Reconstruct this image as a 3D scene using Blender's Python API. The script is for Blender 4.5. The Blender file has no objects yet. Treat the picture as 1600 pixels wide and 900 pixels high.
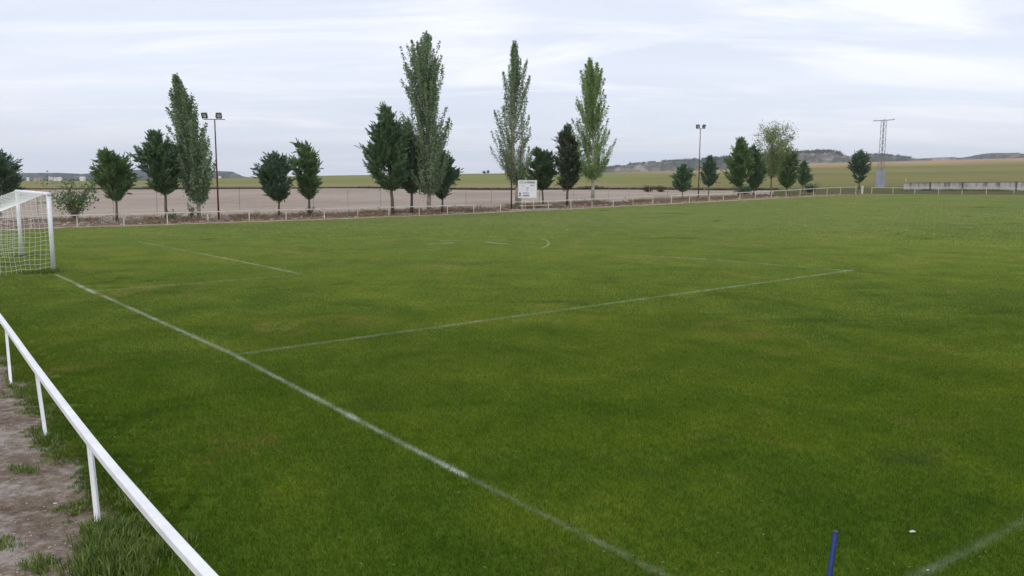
import bpy, bmesh, math, random
import numpy as np
from mathutils import Vector, Matrix, noise

# ------------------------------------------------------------------ camera, world, sun, exposure
scn = bpy.context.scene
COL = scn.collection
F_, P_, R_, H_ = 1310.0, math.atan(170/1310), 0.003, 2.75
cp, sp = math.cos(P_), math.sin(P_)
FW = Vector((0, cp, -sp)); R0 = Vector((1, 0, 0)); U0 = Vector((0, sp, cp))
RT = R0*math.cos(R_) + U0*math.sin(R_); UP = U0*math.cos(R_) - R0*math.sin(R_)
cam = bpy.data.objects.new('camera', bpy.data.cameras.new('camera'))
COL.objects.link(cam); scn.camera = cam
M = Matrix((RT, UP, -FW)).transposed().to_4x4(); M.translation = (0, 0, H_)
cam.matrix_world = M
cam.data.sensor_width = 36; cam.data.lens = F_/1600*36
cam.data.clip_start = .1; cam.data.clip_end = 40000

SUN_EL, SUN_AZ = math.radians(48), math.radians(215)    # azimuth clockwise from +Y
sd = Vector((math.sin(SUN_AZ)*math.cos(SUN_EL), math.cos(SUN_AZ)*math.cos(SUN_EL), math.sin(SUN_EL)))
sun = bpy.data.objects.new('sun', bpy.data.lights.new('sun', 'SUN')); COL.objects.link(sun)
sun.rotation_euler = sd.to_track_quat('Z', 'Y').to_euler()
sun.data.energy = 0.7; sun.data.angle = math.radians(18); sun.data.color = (1, .965, .91)

w = bpy.data.worlds.new('World'); scn.world = w; w.use_nodes = True
nt = w.node_tree; nt.nodes.clear()
def N(nt, t, **k):
    n = nt.nodes.new(t)
    for a, b in k.items():
        if a == 'ins':
            for i, v in b.items(): n.inputs[i].default_value = v
        else: setattr(n, a, b)
    return n
L = lambda nt, a, b: nt.links.new(a, b)
def mth(nt, op, a, b=None, c=None, clamp=False):
    n = nt.nodes.new('ShaderNodeMath'); n.operation = op; n.use_clamp = clamp
    for i, v in enumerate((a, b, c)):
        if v is None: continue
        if isinstance(v, (int, float)): n.inputs[i].default_value = v
        else: nt.links.new(v, n.inputs[i])
    return n.outputs[0]
def ramp(nt, f, stops, interp='LINEAR'):
    n = nt.nodes.new('ShaderNodeValToRGB'); r = n.color_ramp; r.interpolation = interp
    while len(r.elements) < len(stops): r.elements.new(.5)
    for e, (p, c) in zip(r.elements, stops):
        e.position = p; e.color = (*c, 1) if isinstance(c, tuple) else (c, c, c, 1)
    nt.links.new(f, n.inputs[0]); return n.outputs[0]
def mix(nt, f, a, b, bt='MIX'):
    n = nt.nodes.new('ShaderNodeMix'); n.data_type = 'RGBA'; n.blend_type = bt
    for i, v in ((0, f), (6, a), (7, b)):
        if isinstance(v, (int, float)): n.inputs[i].default_value = v
        elif isinstance(v, tuple): n.inputs[i].default_value = (*v, 1)
        else: nt.links.new(v, n.inputs[i])
    return n.outputs[2]
def noi(nt, vec, scale, detail=4, rough=.55, dist=0):
    n = nt.nodes.new('ShaderNodeTexNoise')
    n.inputs['Scale'].default_value = scale; n.inputs['Detail'].default_value = detail
    n.inputs['Roughness'].default_value = rough; n.inputs['Distortion'].default_value = dist
    nt.links.new(vec, n.inputs['Vector']); return n.outputs[0]
def mapg(nt, vec, s=(1, 1, 1), r=(0, 0, 0), l=(0, 0, 0)):
    n = nt.nodes.new('ShaderNodeMapping')
    n.inputs['Scale'].default_value = s; n.inputs['Rotation'].default_value = r; n.inputs['Location'].default_value = l
    nt.links.new(vec, n.inputs['Vector']); return n.outputs[0]

sky = N(nt, 'ShaderNodeTexSky', sky_type='NISHITA', sun_disc=False, sun_elevation=SUN_EL, sun_rotation=SUN_AZ)
bg1 = N(nt, 'ShaderNodeBackground', ins={1: .10}); L(nt, sky.outputs[0], bg1.inputs[0])
tc = N(nt, 'ShaderNodeTexCoord')
sx = N(nt, 'ShaderNodeSeparateXYZ'); L(nt, tc.outputs['Generated'], sx.inputs[0])
zz = mth(nt, 'ADD', mth(nt, 'MAXIMUM', sx.outputs[2], 0), .10)
cx = N(nt, 'ShaderNodeCombineXYZ'); L(nt, mth(nt, 'DIVIDE', sx.outputs[0], zz), cx.inputs[0]); L(nt, mth(nt, 'DIVIDE', sx.outputs[1], zz), cx.inputs[1])
c1 = noi(nt, mapg(nt, cx.outputs[0], (.48, .95, 1), (0, 0, .45)), 1.0, 7, .6, 1.1)
c2 = noi(nt, mapg(nt, cx.outputs[0], (.16, .42, 1), (0, 0, -.2), (3.7, 1.3, 0)), 1.0, 5, .5, .3)
base = ramp(nt, c2, [(.30, (.62, .67, .78)), (.5, (.71, .75, .85)), (.68, (.80, .83, .91))])
streak = ramp(nt, mth(nt, 'ADD', mth(nt, 'MULTIPLY', c1, .75), mth(nt, 'MULTIPLY', c2, .25)), [(.47, 0.0), (.60, 1.0)])
cc = mix(nt, mth(nt, 'MULTIPLY', streak, .7), base, (.93, .93, .96))
low = ramp(nt, sx.outputs[2], [(0.0, 1.0), (.10, 0.0)])
cc = mix(nt, mth(nt, 'MULTIPLY', low, .5), cc, (.75, .79, .90))
bg2 = N(nt, 'ShaderNodeBackground', ins={1: 1.0}); L(nt, cc, bg2.inputs[0])
ms = N(nt, 'ShaderNodeMixShader', ins={0: .93}); L(nt, bg1.outputs[0], ms.inputs[1]); L(nt, bg2.outputs[0], ms.inputs[2])
wo = N(nt, 'ShaderNodeOutputWorld'); L(nt, ms.outputs[0], wo.inputs[0])

vs = scn.view_settings
vs.view_transform = 'Standard'; vs.look = 'None'; vs.exposure = 0.40; vs.gamma = 1; vs.use_curve_mapping = False
scn.render.engine = 'CYCLES'
scn.cycles.max_bounces = 6; scn.cycles.transparent_max_bounces = 8; scn.cycles.volume_bounces = 0

# ------------------------------------------------------------------ helpers
rnd = random.Random(7)
nr = np.random.default_rng(5)
def link(o, parent=None):
    COL.objects.link(o)
    if parent is not None: o.parent = parent
    return o
def tag(o, label=None, cat=None, group=None, kind=None):
    for k, v in (('label', label), ('category', cat), ('group', group), ('kind', kind)):
        if v: o[k] = v
    return o
def empty(name, loc=(0, 0, 0)):
    o = bpy.data.objects.new(name, None); o.location = loc; return link(o)
class MB:
    """mesh builder, world or local coordinates"""
    def __init__(s): s.v = []; s.f = []
    def quad(s, a, b, c, d):
        n = len(s.v); s.v += [a, b, c, d]; s.f.append((n, n+1, n+2, n+3))
    def box(s, c, size, rot=None):
        n = len(s.v); hx, hy, hz = (q/2 for q in size)
        for x in (-hx, hx):
            for y in (-hy, hy):
                for z in (-hz, hz):
                    p = Vector((x, y, z))
                    if rot is not None: p = rot @ p
                    s.v.append(tuple(Vector(c)+p))
        s.f += [tuple(n+i for i in q) for q in ((0, 1, 3, 2), (4, 6, 7, 5), (0, 4, 5, 1), (2, 3, 7, 6), (0, 2, 6, 4), (1, 5, 7, 3))]
    def tube(s, pts, rads, seg=6, cap=True, flat=False):
        pts = [Vector(p) for p in pts]
        if not isinstance(rads, (list, tuple)): rads = [rads]*len(pts)
        rings = []
        for i, p in enumerate(pts):
            d = (pts[min(i+1, len(pts)-1)]-pts[max(i-1, 0)]).normalized()
            a = Vector((0, 0, 1)) if abs(d.z) < .9 else Vector((1, 0, 0))
            u = d.cross(a).normalized(); v = u.cross(d).normalized()
            n = len(s.v)
            for k in range(seg):
                an = 2*math.pi*(k+.5)/seg
                s.v.append(tuple(p+(u*math.cos(an)+v*math.sin(an))*rads[i]))
            rings.append(n)
        for a, b in zip(rings, rings[1:]):
            for k in range(seg):
                s.f.append((a+k, a+(k+1) % seg, b+(k+1) % seg, b+k))
        if cap:
            s.f.append(tuple(rings[0]+k for k in range(seg))[::-1]); s.f.append(tuple(rings[-1]+k for k in range(seg)))
    def bar(s, pts, wd, ht):
        """rectangular tube: width wd (horizontal) height ht, along pts (top centre line)"""
        pts = [Vector(p) for p in pts]; rings = []
        for i, p in enumerate(pts):
            d = (pts[min(i+1, len(pts)-1)]-pts[max(i-1, 0)]).normalized()
            u = d.cross(Vector((0, 0, 1))).normalized()*wd/2; dz = Vector((0, 0, ht)); n = len(s.v)
            b = min(.15*wd, .006); ub = u.normalized()*b; zb_ = Vector((0, 0, b))
            s.v += [tuple(q) for q in (p-u-zb_, p-u+ub, p+u-ub, p+u-zb_, p+u-dz, p-u-dz)]; rings.append(n)
        for a, b in zip(rings, rings[1:]):
            for k in range(6): s.f.append((a+k, a+(k+1) % 6, b+(k+1) % 6, b+k))
        s.f.append(tuple(rings[0]+k for k in range(6))[::-1]); s.f.append(tuple(rings[-1]+k for k in range(6)))
    def build(s, name, mat, parent=None, smooth=False, loc=None):
        me = bpy.data.meshes.new(name); me.from_pydata(s.v, [], s.f); me.update()
        if mat: me.materials.append(mat)
        if smooth: me.polygons.foreach_set('use_smooth', [True]*len(me.polygons))
        bm = bmesh.new(); bm.from_mesh(me); bmesh.ops.recalc_face_normals(bm, faces=bm.faces); bm.to_mesh(me); bm.free()
        o = bpy.data.objects.new(name, me)
        if loc: o.location = loc
        return link(o, parent)

def mat(name, fn=None, col=None, rough=.8, spec=.3):
    m = bpy.data.materials.new(name); m.use_nodes = True; t = m.node_tree
    b = t.nodes['Principled BSDF']; b.inputs['Roughness'].default_value = rough
    b.inputs['Specular IOR Level'].default_value = spec
    if col: b.inputs['Base Color'].default_value = (*col, 1)
    if fn: fn(t, b)
    return m
def pos(t): return t.nodes.new('ShaderNodeNewGeometry').outputs['Position']
def objc(t): return t.nodes.new('ShaderNodeTexCoord').outputs['Object']
def bump(t, b, h, s, d=.02):
    n = N(t, 'ShaderNodeBump', ins={'Strength': s, 'Distance': d}); L(t, h, n.inputs['Height']); L(t, n.outputs[0], b.inputs['Normal'])
def noisy(name, stops, scale, rough=.8, bs=.0, bscale=None, detail=5, vec=None, spec=.3, bd=.02):
    def fn(t, b):
        v = objc(t) if vec is None else mapg(t, pos(t), vec)
        L(t, ramp(t, noi(t, v, scale, detail), stops), b.inputs['Base Color'])
        if bs: bump(t, b, noi(t, v, bscale or scale*3, 4), bs, bd)
    return mat(name, fn, rough=rough, spec=spec)

# ------------------------------------------------------------------ ground shape
def sm(t): t = min(1, max(0, t)); return t*t*(3-2*t)
def zb(x, y): return .95*sm((.5*x+.5*y-25)/40)
hor = lambda px: 282.4-.003*px
def ray(px, py):
    return (FW+RT*((px-800)/F_)-UP*((py-450)/F_))
def hit(px, py, z=None, fn=None):
    d = ray(px, py); fn = fn or zb
    if z is not None: return Vector((0, 0, H_))+d*((z-H_)/d.z)
    t = 2.; prev = 1.
    while t < 6000:
        p = Vector((0, 0, H_))+d*t
        if p.z < fn(p.x, p.y): break
        prev = t; t *= 1.02
    a, b = prev, t
    for _ in range(40):
        m = (a+b)/2; p = Vector((0, 0, H_))+d*m
        if p.z < fn(p.x, p.y): b = m
        else: a = m
    return Vector((0, 0, H_))+d*b
def pj(p):
    d = Vector(p)-Vector((0, 0, H_)); z = d.dot(FW)
    return 800+F_*d.dot(RT)/z, 450-F_*d.dot(UP)/z
def above(p, py):
    """height over point p that projects to row py"""
    lo, hi = -5., 60.
    for _ in range(50):
        m = (lo+hi)/2
        if pj((p[0], p[1], p[2]+m))[1] > py: lo = m
        else: hi = m
    return lo
cols = [(-600, 297, 288.5, 800), (0, 296, 287.6, 800), (200, 296, 286, 800), (300, 295.5, 283, 800), (400, 295, 279, 800), (500, 294.5, 276.3, 800), (560, 294, 275.2, 800),
        (740, 297, 272, 800), (960, 296, 268.5, 800), (1160, 297.5, 263, 750), (1240, 297, 254, 700), (1400, 296, 249.5, 700),
        (1600, 295, 243, 700), (2400, 295, 236, 700)]
cx_, ye_, yc_, dc_ = (np.array([c[i] for c in cols], float) for i in range(4))
de_ = np.array([hit(c[0], c[1]).y for c in cols])
zc_ = np.array([H_ + c[3]*(hor(c[0])-c[2])/F_ for c in cols])
fx = np.arange(-600, 2401, 20.)
DE = np.interp(fx, cx_, de_); DC = np.interp(fx, cx_, dc_); ZC = np.interp(fx, cx_, zc_)
ker = np.ones(5)/5
for A in (DE, ZC): A[:] = np.convolve(np.pad(A, 2, mode='edge'), ker, 'valid')
def gz(x, y):
    z0 = zb(x, y)
    if y < 30: return z0
    c = 800+F_*x/(y*cp); i = min(max((c+600)/20, 0), len(fx)-1.001); k = int(i); f = i-k
    de = DE[k]*(1-f)+DE[k+1]*f
    if y <= de: return z0
    dc = DC[k]*(1-f)+DC[k+1]*f; zc = ZC[k]*(1-f)+ZC[k+1]*f
    t = (y-de)/(dc-de)
    if t < 1: return z0+(zc-z0)*(.35*t+.65*t*t*(3-2*t)/1.0 if zc > z0 else t)
    return zc-(y-dc)*(.022 if zc > 1 else .0065)
def fract(x, y):
    if y < 30: return -1.
    c = 800+F_*x/(y*cp); i = min(max((c+600)/20, 0), len(fx)-1.001); k = int(i); f = i-k
    de = DE[k]*(1-f)+DE[k+1]*f; dc = DC[k]*(1-f)+DC[k+1]*f
    return (y-de)/(dc-de) if y > de else (y-de)/100

# fence feet read off the photograph (pixel column, row of foot, row of rail)
FP = [(-280, 366, 345), (-190, 363, 343.5), (-105, 360.5, 341.5), (-25, 359, 339.5), (49, 357, 337.6), (121, 354, 335.5), (194, 352.3, 333.6), (262, 350.3, 331.9), (325, 347.8, 330.3), (390, 345.9, 328.7), (447, 343.8, 327.2),
      (507, 341.8, 325.7), (559, 339.8, 324.4), (608, 337.8, 323.1), (655, 336, 322), (699, 334.5, 320.8), (740, 332.5, 319.6), (782, 330.8, 318.2), (821, 328.2, 315.5), (857, 327, 313.8),
      (892, 325.6, 311.8), (925, 323.7, 310.4), (958, 322, 308.9), (989, 320.6, 307.3), (1020, 319.3, 306), (1049, 317.6, 305.6), (1077, 316, 304.3), (1108, 314.6, 302.9), (1130, 313, 301.8), (1156, 311.8, 300.6),
      (1180, 310.6, 299.3), (1205, 309.2, 298), (1228, 308, 296.8), (1250, 306.8, 295.6), (1271, 305.7, 294.4), (1292, 304.6, 293.2), (1313, 303.6, 292.1), (1337, 303, 291.8), (1362, 302.8, 292.6), (1395, 302.4, 293), (1429, 302.6, 293.2), (1466, 303, 293.4),
      (1503, 303.3, 293.6), (1541, 303.6, 293.8), (1584, 303.8, 294), (1630, 304.2, 294.3), (1680, 304.5, 294.6), (1740, 305, 295)]
FW_ = [hit(a, b) for a, b, _ in FP]
nearedge = [(-700, 405), (-300, 440), (-100, 500), (0, 548), (45, 600), (78, 680), (150, 745), (185, 820), (150, 880), (120, 960)]
turf = [hit(a, b+1.6) for a, b, _ in FP]
poly = [(p.x, p.y) for p in turf] + [(95, 70), (80, 20), (40, 2.0), (-1.5, 2.5)] + [(p.x, p.y) for p in (hit(a, b) for a, b in reversed(nearedge))]
PO = np.array(poly)
def sdist(X, Y):
    X = np.asarray(X, float); Y = np.asarray(Y, float)
    best = np.full(X.shape, 1e9); ins = np.zeros(X.shape, bool)
    for (x0, y0), (x1, y1) in zip(PO, np.roll(PO, -1, 0)):
        dx, dy = x1-x0, y1-y0; t = np.clip(((X-x0)*dx+(Y-y0)*dy)/(dx*dx+dy*dy+1e-12), 0, 1)
        best = np.minimum(best, (X-x0-t*dx)**2+(Y-y0-t*dy)**2)
        if y0 != y1:
            c = ((y0 > Y) != (y1 > Y)) & (X < (x1-x0)*(Y-y0)/(y1-y0)+x0); ins ^= c
    d = np.sqrt(best); return np.where(ins, d, -d)

# ------------------------------------------------------------------ pitch markings: masks in world space shared by turf and blades
def W2(px, py): p = hit(px, py); return (p.x, p.y)
SEG = [(W2(88, 430), W2(365, 555), .072, .85), (W2(365, 555), W2(545, 650), .060, .75), (W2(545, 650), W2(720, 741), .055, .75), (W2(720, 741), W2(1090, 925), .052, .34),
       (W2(368, 555), W2(1000, 468.5), .065, .62), (W2(1000, 468.5), W2(1332, 423), .075, .75), (W2(1330, 424), W2(1110, 406), .09, .8), (W2(1110, 406), W2(1000, 400), .10, .8), (W2(1000, 400), W2(850, 389.5), .10, .16),
       (W2(468, 428), W2(320, 398), .09, .75), (W2(320, 398), W2(215, 378), .09, .5), (W2(135, 457), W2(468, 430), .07, .55), (W2(1425, 905), W2(1610, 811), .065, .22),
       (W2(847, 388), W2(856, 384), .08, .8), (W2(856, 384), W2(858, 380), .08, .8), (W2(858, 380), W2(854, 376), .08, .8), (W2(854, 376), W2(845, 373), .09, .8),
       (W2(528, 641), W2(562, 659), .065, 1.3), (W2(711, 736), W2(726, 744), .045, 1.6), (W2(120, 446), W2(150, 460), .06, 1.1),
       (W2(670, 382), W2(708, 380), .16, 1.0), (W2(690, 377), W2(722, 376), .16, .7), (W2(760, 379), W2(798, 382.5), .15, 1.0), (W2(120, 372), W2(260, 370), .12, .22)]
def linemask(t, P):
    out = None
    wob = noi(t, P, 3.0, 3)
    for (a, b, hw, stg) in SEG:
        a = Vector((*a, 0)); b = Vector((*b, 0)); d = (b-a); ln = d.length; d.normalize(); n = Vector((-d.y, d.x, 0))
        def dot(v, off):
            q = N(t, 'ShaderNodeVectorMath', operation='DOT_PRODUCT'); L(t, P, q.inputs[0]); q.inputs[1].default_value = v
            return mth(t, 'SUBTRACT', q.outputs['Value'], off)
        dn = mth(t, 'ABSOLUTE', dot(n, n.dot(a)))
        s = dot(d, d.dot(a)+ln/2); al = mth(t, 'SUBTRACT', mth(t, 'ABSOLUTE', s), ln/2)
        m = mth(t, 'MULTIPLY', mth(t, 'SUBTRACT', 1.15, mth(t, 'DIVIDE', mth(t, 'ADD', dn, mth(t, 'MULTIPLY', mth(t, 'SUBTRACT', wob, .5), .05)), hw*.88), clamp=True), mth(t, 'LESS_THAN', al, .05))
        m = mth(t, 'MULTIPLY', m, stg)
        out = m if out is None else mth(t, 'MAXIMUM', out, m)
    wear = ramp(t, noi(t, P, 1.7, 5, .7), [(.36, .22), (.62, 1.0)])
    fine = ramp(t, noi(t, P, 28, 3, .7), [(.35, .35), (.58, 1.0)])
    return mth(t, 'MULTIPLY', mth(t, 'MULTIPLY', out, wear), fine, clamp=True)
def turfcol(t, P, k=1.0):
    big = noi(t, mapg(t, P, (1, 1, 0)), .085, 4, .55, .4)
    med = noi(t, mapg(t, P, (1, 1, 0), l=(11, 4, 0)), .62, 5, .62, .5)
    fin = noi(t, mapg(t, P, (1, 1, 0)), 6, 5, .8)
    s = mth(t, 'ADD', mth(t, 'ADD', mth(t, 'MULTIPLY', big, .26), mth(t, 'MULTIPLY', med, .38)), mth(t, 'MULTIPLY', fin, .36))
    c = ramp(t, s, [(.34, (.060*k, .108*k, .010*k)), (.45, (.098*k, .158*k, .013*k)), (.55, (.140*k, .196*k, .018*k)), (.66, (.215*k, .235*k, .040*k))])
    dry = ramp(t, noi(t, mapg(t, P, (1, 1, 0), l=(5, 9, 0)), .33, 6, .7, .8), [(.57, 0.0), (.70, .8)])
    c = mix(t, dry, c, (.24*k, .20*k, .07*k))
    # exposure and view-angle falloff painted into the turf colour: darker near, paler far
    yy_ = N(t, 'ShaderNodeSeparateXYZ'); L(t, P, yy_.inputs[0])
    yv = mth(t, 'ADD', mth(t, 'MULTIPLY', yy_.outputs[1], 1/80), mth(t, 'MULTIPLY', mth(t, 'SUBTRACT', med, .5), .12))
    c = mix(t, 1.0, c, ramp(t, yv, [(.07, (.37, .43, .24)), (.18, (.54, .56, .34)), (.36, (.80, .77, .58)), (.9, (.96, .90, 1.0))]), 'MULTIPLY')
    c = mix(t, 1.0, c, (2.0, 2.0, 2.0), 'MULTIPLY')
    c = mix(t, ramp(t, yv, [(.12, 0.0), (.7, .42)]), c, (.34, .36, .215))  # greying with distance, part of the painted falloff
    # worn dark lusher patches
    lush = ramp(t, noi(t, mapg(t, P, (.8, 1.3, 0), l=(31, 17, 0)), .28, 5, .65, 1.0), [(.60, 0.0), (.70, .6)])
    return mix(t, lush, c, (.055*k, .10*k, .018*k))

def f_blade(t, b):
    P = pos(t)
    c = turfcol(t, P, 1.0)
    at = N(t, 'ShaderNodeAttribute', attribute_name='tint')
    c = mix(t, 1.0, c, ramp(t, at.outputs['Fac'], [(0, .5), (.5, .95), (.92, 1.3), (.98, (2.0, 1.6, 1.8))]), 'MULTIPLY')
    lm = linemask(t, P)
    c = mix(t, lm, c, (.74, .75, .70))
    L(t, c, b.inputs['Base Color']); b.inputs['Roughness'].default_value = .6; b.inputs['Specular IOR Level'].default_value = .14
    tr = N(t, 'ShaderNodeBsdfTranslucent'); L(t, c, tr.inputs[0])
    mx = N(t, 'ShaderNodeMixShader', ins={0: .3}); L(t, b.outputs[0], mx.inputs[1]); L(t, tr.outputs[0], mx.inputs[2])
    L(t, mx.outputs[0], t.nodes['Material Output'].inputs[0])
M_blade = mat('grass blade', f_blade)
def f_near(t, b):
    P = pos(t); P2 = mapg(t, P, (1, 1, 0))
    at = N(t, 'ShaderNodeAttribute', attribute_name='dp').outputs['Fac']
    n1 = noi(t, P2, 1.1, 6, .7, .3); n2 = noi(t, P2, 9, 5, .7); n3 = noi(t, P2, 45, 4, .7)
    edge = mth(t, 'ADD', at, mth(t, 'MULTIPLY', mth(t, 'SUBTRACT', n1, .5), 1.3))
    g = mth(t, 'MULTIPLY', edge, 4.0, clamp=True)
    soil = ramp(t, mth(t, 'ADD', mth(t, 'MULTIPLY', n1, .5), mth(t, 'MULTIPLY', n2, .5)), [(.38, (.10, .068, .048)), (.5, (.19, .145, .112)), (.6, (.33, .29, .25))])
    # trodden pale path further left of the rail
    pathm = ramp(t, mth(t, 'ADD', mth(t, 'MULTIPLY', at, -1), mth(t, 'MULTIPLY', n1, 1.2)), [(0.0, 0.0), (1.0, 0.0)])
    pth = mth(t, 'ADD', mth(t, 'MULTIPLY', at, -1.3), mth(t, 'MULTIPLY', mth(t, 'SUBTRACT', n1, .5), 3.2))
    pth = mth(t, 'SUBTRACT', pth, .72, clamp=True)
    sxyz = N(t, 'ShaderNodeSeparateXYZ'); L(t, P, sxyz.inputs[0])
    nearm = mth(t, 'LESS_THAN', sxyz.outputs[1], 30)
    grey = ramp(t, n2, [(.35, (.30, .268, .245)), (.65, (.46, .415, .385))])
    farv = ramp(t, mth(t, 'MULTIPLY', mth(t, 'ADD', mth(t, 'MULTIPLY', at, -1), mth(t, 'MULTIPLY', mth(t, 'SUBTRACT', n1, .5), 1.6)), .12),
                [(0.0, (.42, .36, .29)), (.10, (.40, .32, .25)), (.18, (.21, .105, .065)), (.45, (.19, .10, .065)), (.7, (.13, .085, .055)), (.95, (.33, .25, .215))])
    farv = mix(t, ramp(t, noi(t, P2, .55, 6, .7), [(.5, 0.0), (.62, .6)]), farv, (.33, .27, .20))
    soil = mix(t, mth(t, 'MULTIPLY', pth, 1.0, clamp=True), soil, grey)
    c = mix(t, nearm, farv, soil)
    c = mix(t, mth(t, 'MULTIPLY', mth(t, 'SUBTRACT', n3, .4), .9, clamp=True), c, (.03, .02, .012))
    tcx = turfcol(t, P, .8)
    tcx = mix(t, linemask(t, P), tcx, (.55, .56, .52))
    c = mix(t, g, c, tcx)
    L(t, c, b.inputs['Base Color']); bump(t, b, mth(t, 'ADD', n2, mth(t, 'MULTIPLY', n3, .4)), .7, .04)
M_near = mat('turf and earth', f_near, rough=.95, spec=.15)

def f_brown(t, b):
    P = mapg(t, pos(t), (1, 1, 0)); a = noi(t, P, .05, 5, .6); f = noi(t, P, 1.5, 6, .75)
    fur = N(t, 'ShaderNodeTexWave', ins={'Scale': .9, 'Distortion': 2.0, 'Detail': 3}); L(t, mapg(t, P, (1, 1, 0), (0, 0, .62)), fur.inputs[0])
    s = mth(t, 'ADD', mth(t, 'ADD', mth(t, 'MULTIPLY', a, .5), mth(t, 'MULTIPLY', f, .4)), mth(t, 'MULTIPLY', fur.outputs['Fac'], .10))
    L(t, ramp(t, s, [(.38, (.235, .185, .148)), (.5, (.315, .255, .208)), (.62, (.38, .315, .26))]), b.inputs['Base Color']); bump(t, b, f, .6, .1)
M_brown = mat('ploughed soil', f_brown, rough=1, spec=.1)
def f_farm(t, b):
    P = mapg(t, pos(t), (1, 1, 0)); s = N(t, 'ShaderNodeAttribute', attribute_name='dp').outputs['Fac']
    side = N(t, 'ShaderNodeAttribute', attribute_name='side').outputs['Fac']
    wv = noi(t, mapg(t, P, (.4, 1.3, 0)), .012, 5, .6, .5)
    s2 = mth(t, 'ADD', s, mth(t, 'MULTIPLY', mth(t, 'SUBTRACT', wv, .5), .22))
    left = ramp(t, s2, [(0.0, (.05, .055, .025)), (.03, (.21, .18, .095)), (.11, (.24, .20, .10)), (.18, (.17, .185, .055)), (.5, (.19, .205, .06)), (.62, (.19, .17, .075)), (.8, (.15, .15, .06)), (1.0, (.29, .25, .13))])
    right = ramp(t, s2, [(0.0, (.08, .085, .03)), (.08, (.165, .155, .055)), (.22, (.19, .17, .06)), (.30, (.15, .15, .05)), (.40, (.20, .185, .07)), (.50, (.165, .165, .058)), (.56, (.27, .22, .10)), (.70, (.36, .25, .16)), (1.0, (.32, .22, .14))])
    c = mix(t, side, left, right)
    f = noi(t, mapg(t, P, (.25, 1, 0), (0, 0, .1)), .12, 6, .75)
    c = mix(t, 1.0, c, ramp(t, f, [(.3, .82), (.7, 1.18)]), 'MULTIPLY')
    L(t, c, b.inputs['Base Color'])
M_farm = mat('cereal fields', f_farm, rough=1, spec=.05)

# one polar sheet out to the horizon, split face by face into its zones
az = np.concatenate([np.radians(np.arange(-180, -42, 6.)), np.radians(np.arange(-42, 42, .16)), np.radians(np.arange(42, 180, 6.))])
rr = [.6]
while rr[-1] < 9000: rr.append(rr[-1]*(1.022 if rr[-1] < 1200 else 1.07)+.02)
rr = np.array(rr); nA, nR = len(az), len(rr)
gx = np.outer(rr, np.sin(az)); gy = np.outer(rr, np.cos(az))
gzv = np.array([[gz(gx[i, j], gy[i, j]) for j in range(nA)] for i in range(nR)])
DP = sdist(gx.ravel(), gy.ravel()).reshape(gx.shape)
FR = np.array([[fract(gx[i, j], gy[i, j]) for j in range(nA)] for i in range(nR)])
colpx = np.where(gy > 5, 800+F_*gx/(np.maximum(gy, 5)*cp), 3000*np.sign(gx))
def smn(a, lo, hi): t = np.clip((a-lo)/(hi-lo), 0, 1); return t*t*(3-2*t)
SIDE = smn(colpx, 850, 1180)
dpc = (DP[:-1, :-1]+DP[1:, 1:])/2; frc = (FR[:-1, :-1]+FR[1:, 1:])/2; cc_ = (colpx[:-1, :-1]+colpx[1:, 1:])/2; yy = gy[:-1, :-1]
zone = np.full(dpc.shape, 1)
zone[(dpc < -9) & (yy > 34)] = 2
zone[(dpc < -6) & (yy > 34) & (cc_ > 1210)] = 3
zone[(frc > 0)] = 3
zone[dpc > -.9] = 0
V = np.stack([gx, gy, gzv], -1).reshape(-1, 3)
for zi, (nm, mt_) in enumerate((('pitch', M_near), ('bare_earth', M_near), ('ploughed_field', M_brown), ('farmland', M_farm))):
    ii, jj = np.nonzero(zone == zi)
    fa = np.stack([ii*nA+jj, ii*nA+jj+1, (ii+1)*nA+jj+1, (ii+1)*nA+jj], -1)[:, ::-1]
    used, inv = np.unique(fa, return_inverse=True)
    me = bpy.data.meshes.new(nm); me.from_pydata(V[used].tolist(), [], inv.reshape(fa.shape).tolist()); me.update()
    a = me.attributes.new('dp', 'FLOAT', 'POINT'); a.data.foreach_set('value', (DP if zi < 2 else FR).ravel()[used].astype(np.float32))
    a = me.attributes.new('side', 'FLOAT', 'POINT'); a.data.foreach_set('value', SIDE.ravel()[used].astype(np.float32))
    me.materials.append(mt_); me.polygons.foreach_set('use_smooth', [True]*len(me.polygons))
    tag(link(bpy.data.objects.new(nm, me)), kind='structure')

# ------------------------------------------------------------------ grass blades (one object; patches repeated by geometry nodes)
def blades(n, size, wd, hgt, rs):
    x = (rs.uniform(-.5, .5, n)+rs.normal(size=n)*.02)*size; y = (rs.uniform(-.5, .5, n)+rs.normal(size=n)*.02)*size; a = rs.uniform(0, 6.283, n); h = hgt*rs.uniform(.55, 1.15, n)
    ln = rs.uniform(.1, 1.0, n)*h; la = rs.uniform(0, 6.283, n); wv = wd*rs.uniform(.6, 1.2, n)/2
    dx, dy = np.cos(a)*wv, np.sin(a)*wv; lx, ly = np.cos(la)*ln, np.sin(la)*ln
    z0 = np.full(n, -.004)
    p = np.stack([np.stack([x-dx, y-dy, z0], -1), np.stack([x+dx, y+dy, z0], -1), np.stack([x+dx*.8+lx*.4, y+dy*.8+ly*.4, h*.6], -1),
                  np.stack([x-dx*.8+lx*.4, y-dy*.8+ly*.4, h*.6], -1), np.stack([x+lx, y+ly, h], -1)], 1)
    return p
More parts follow.
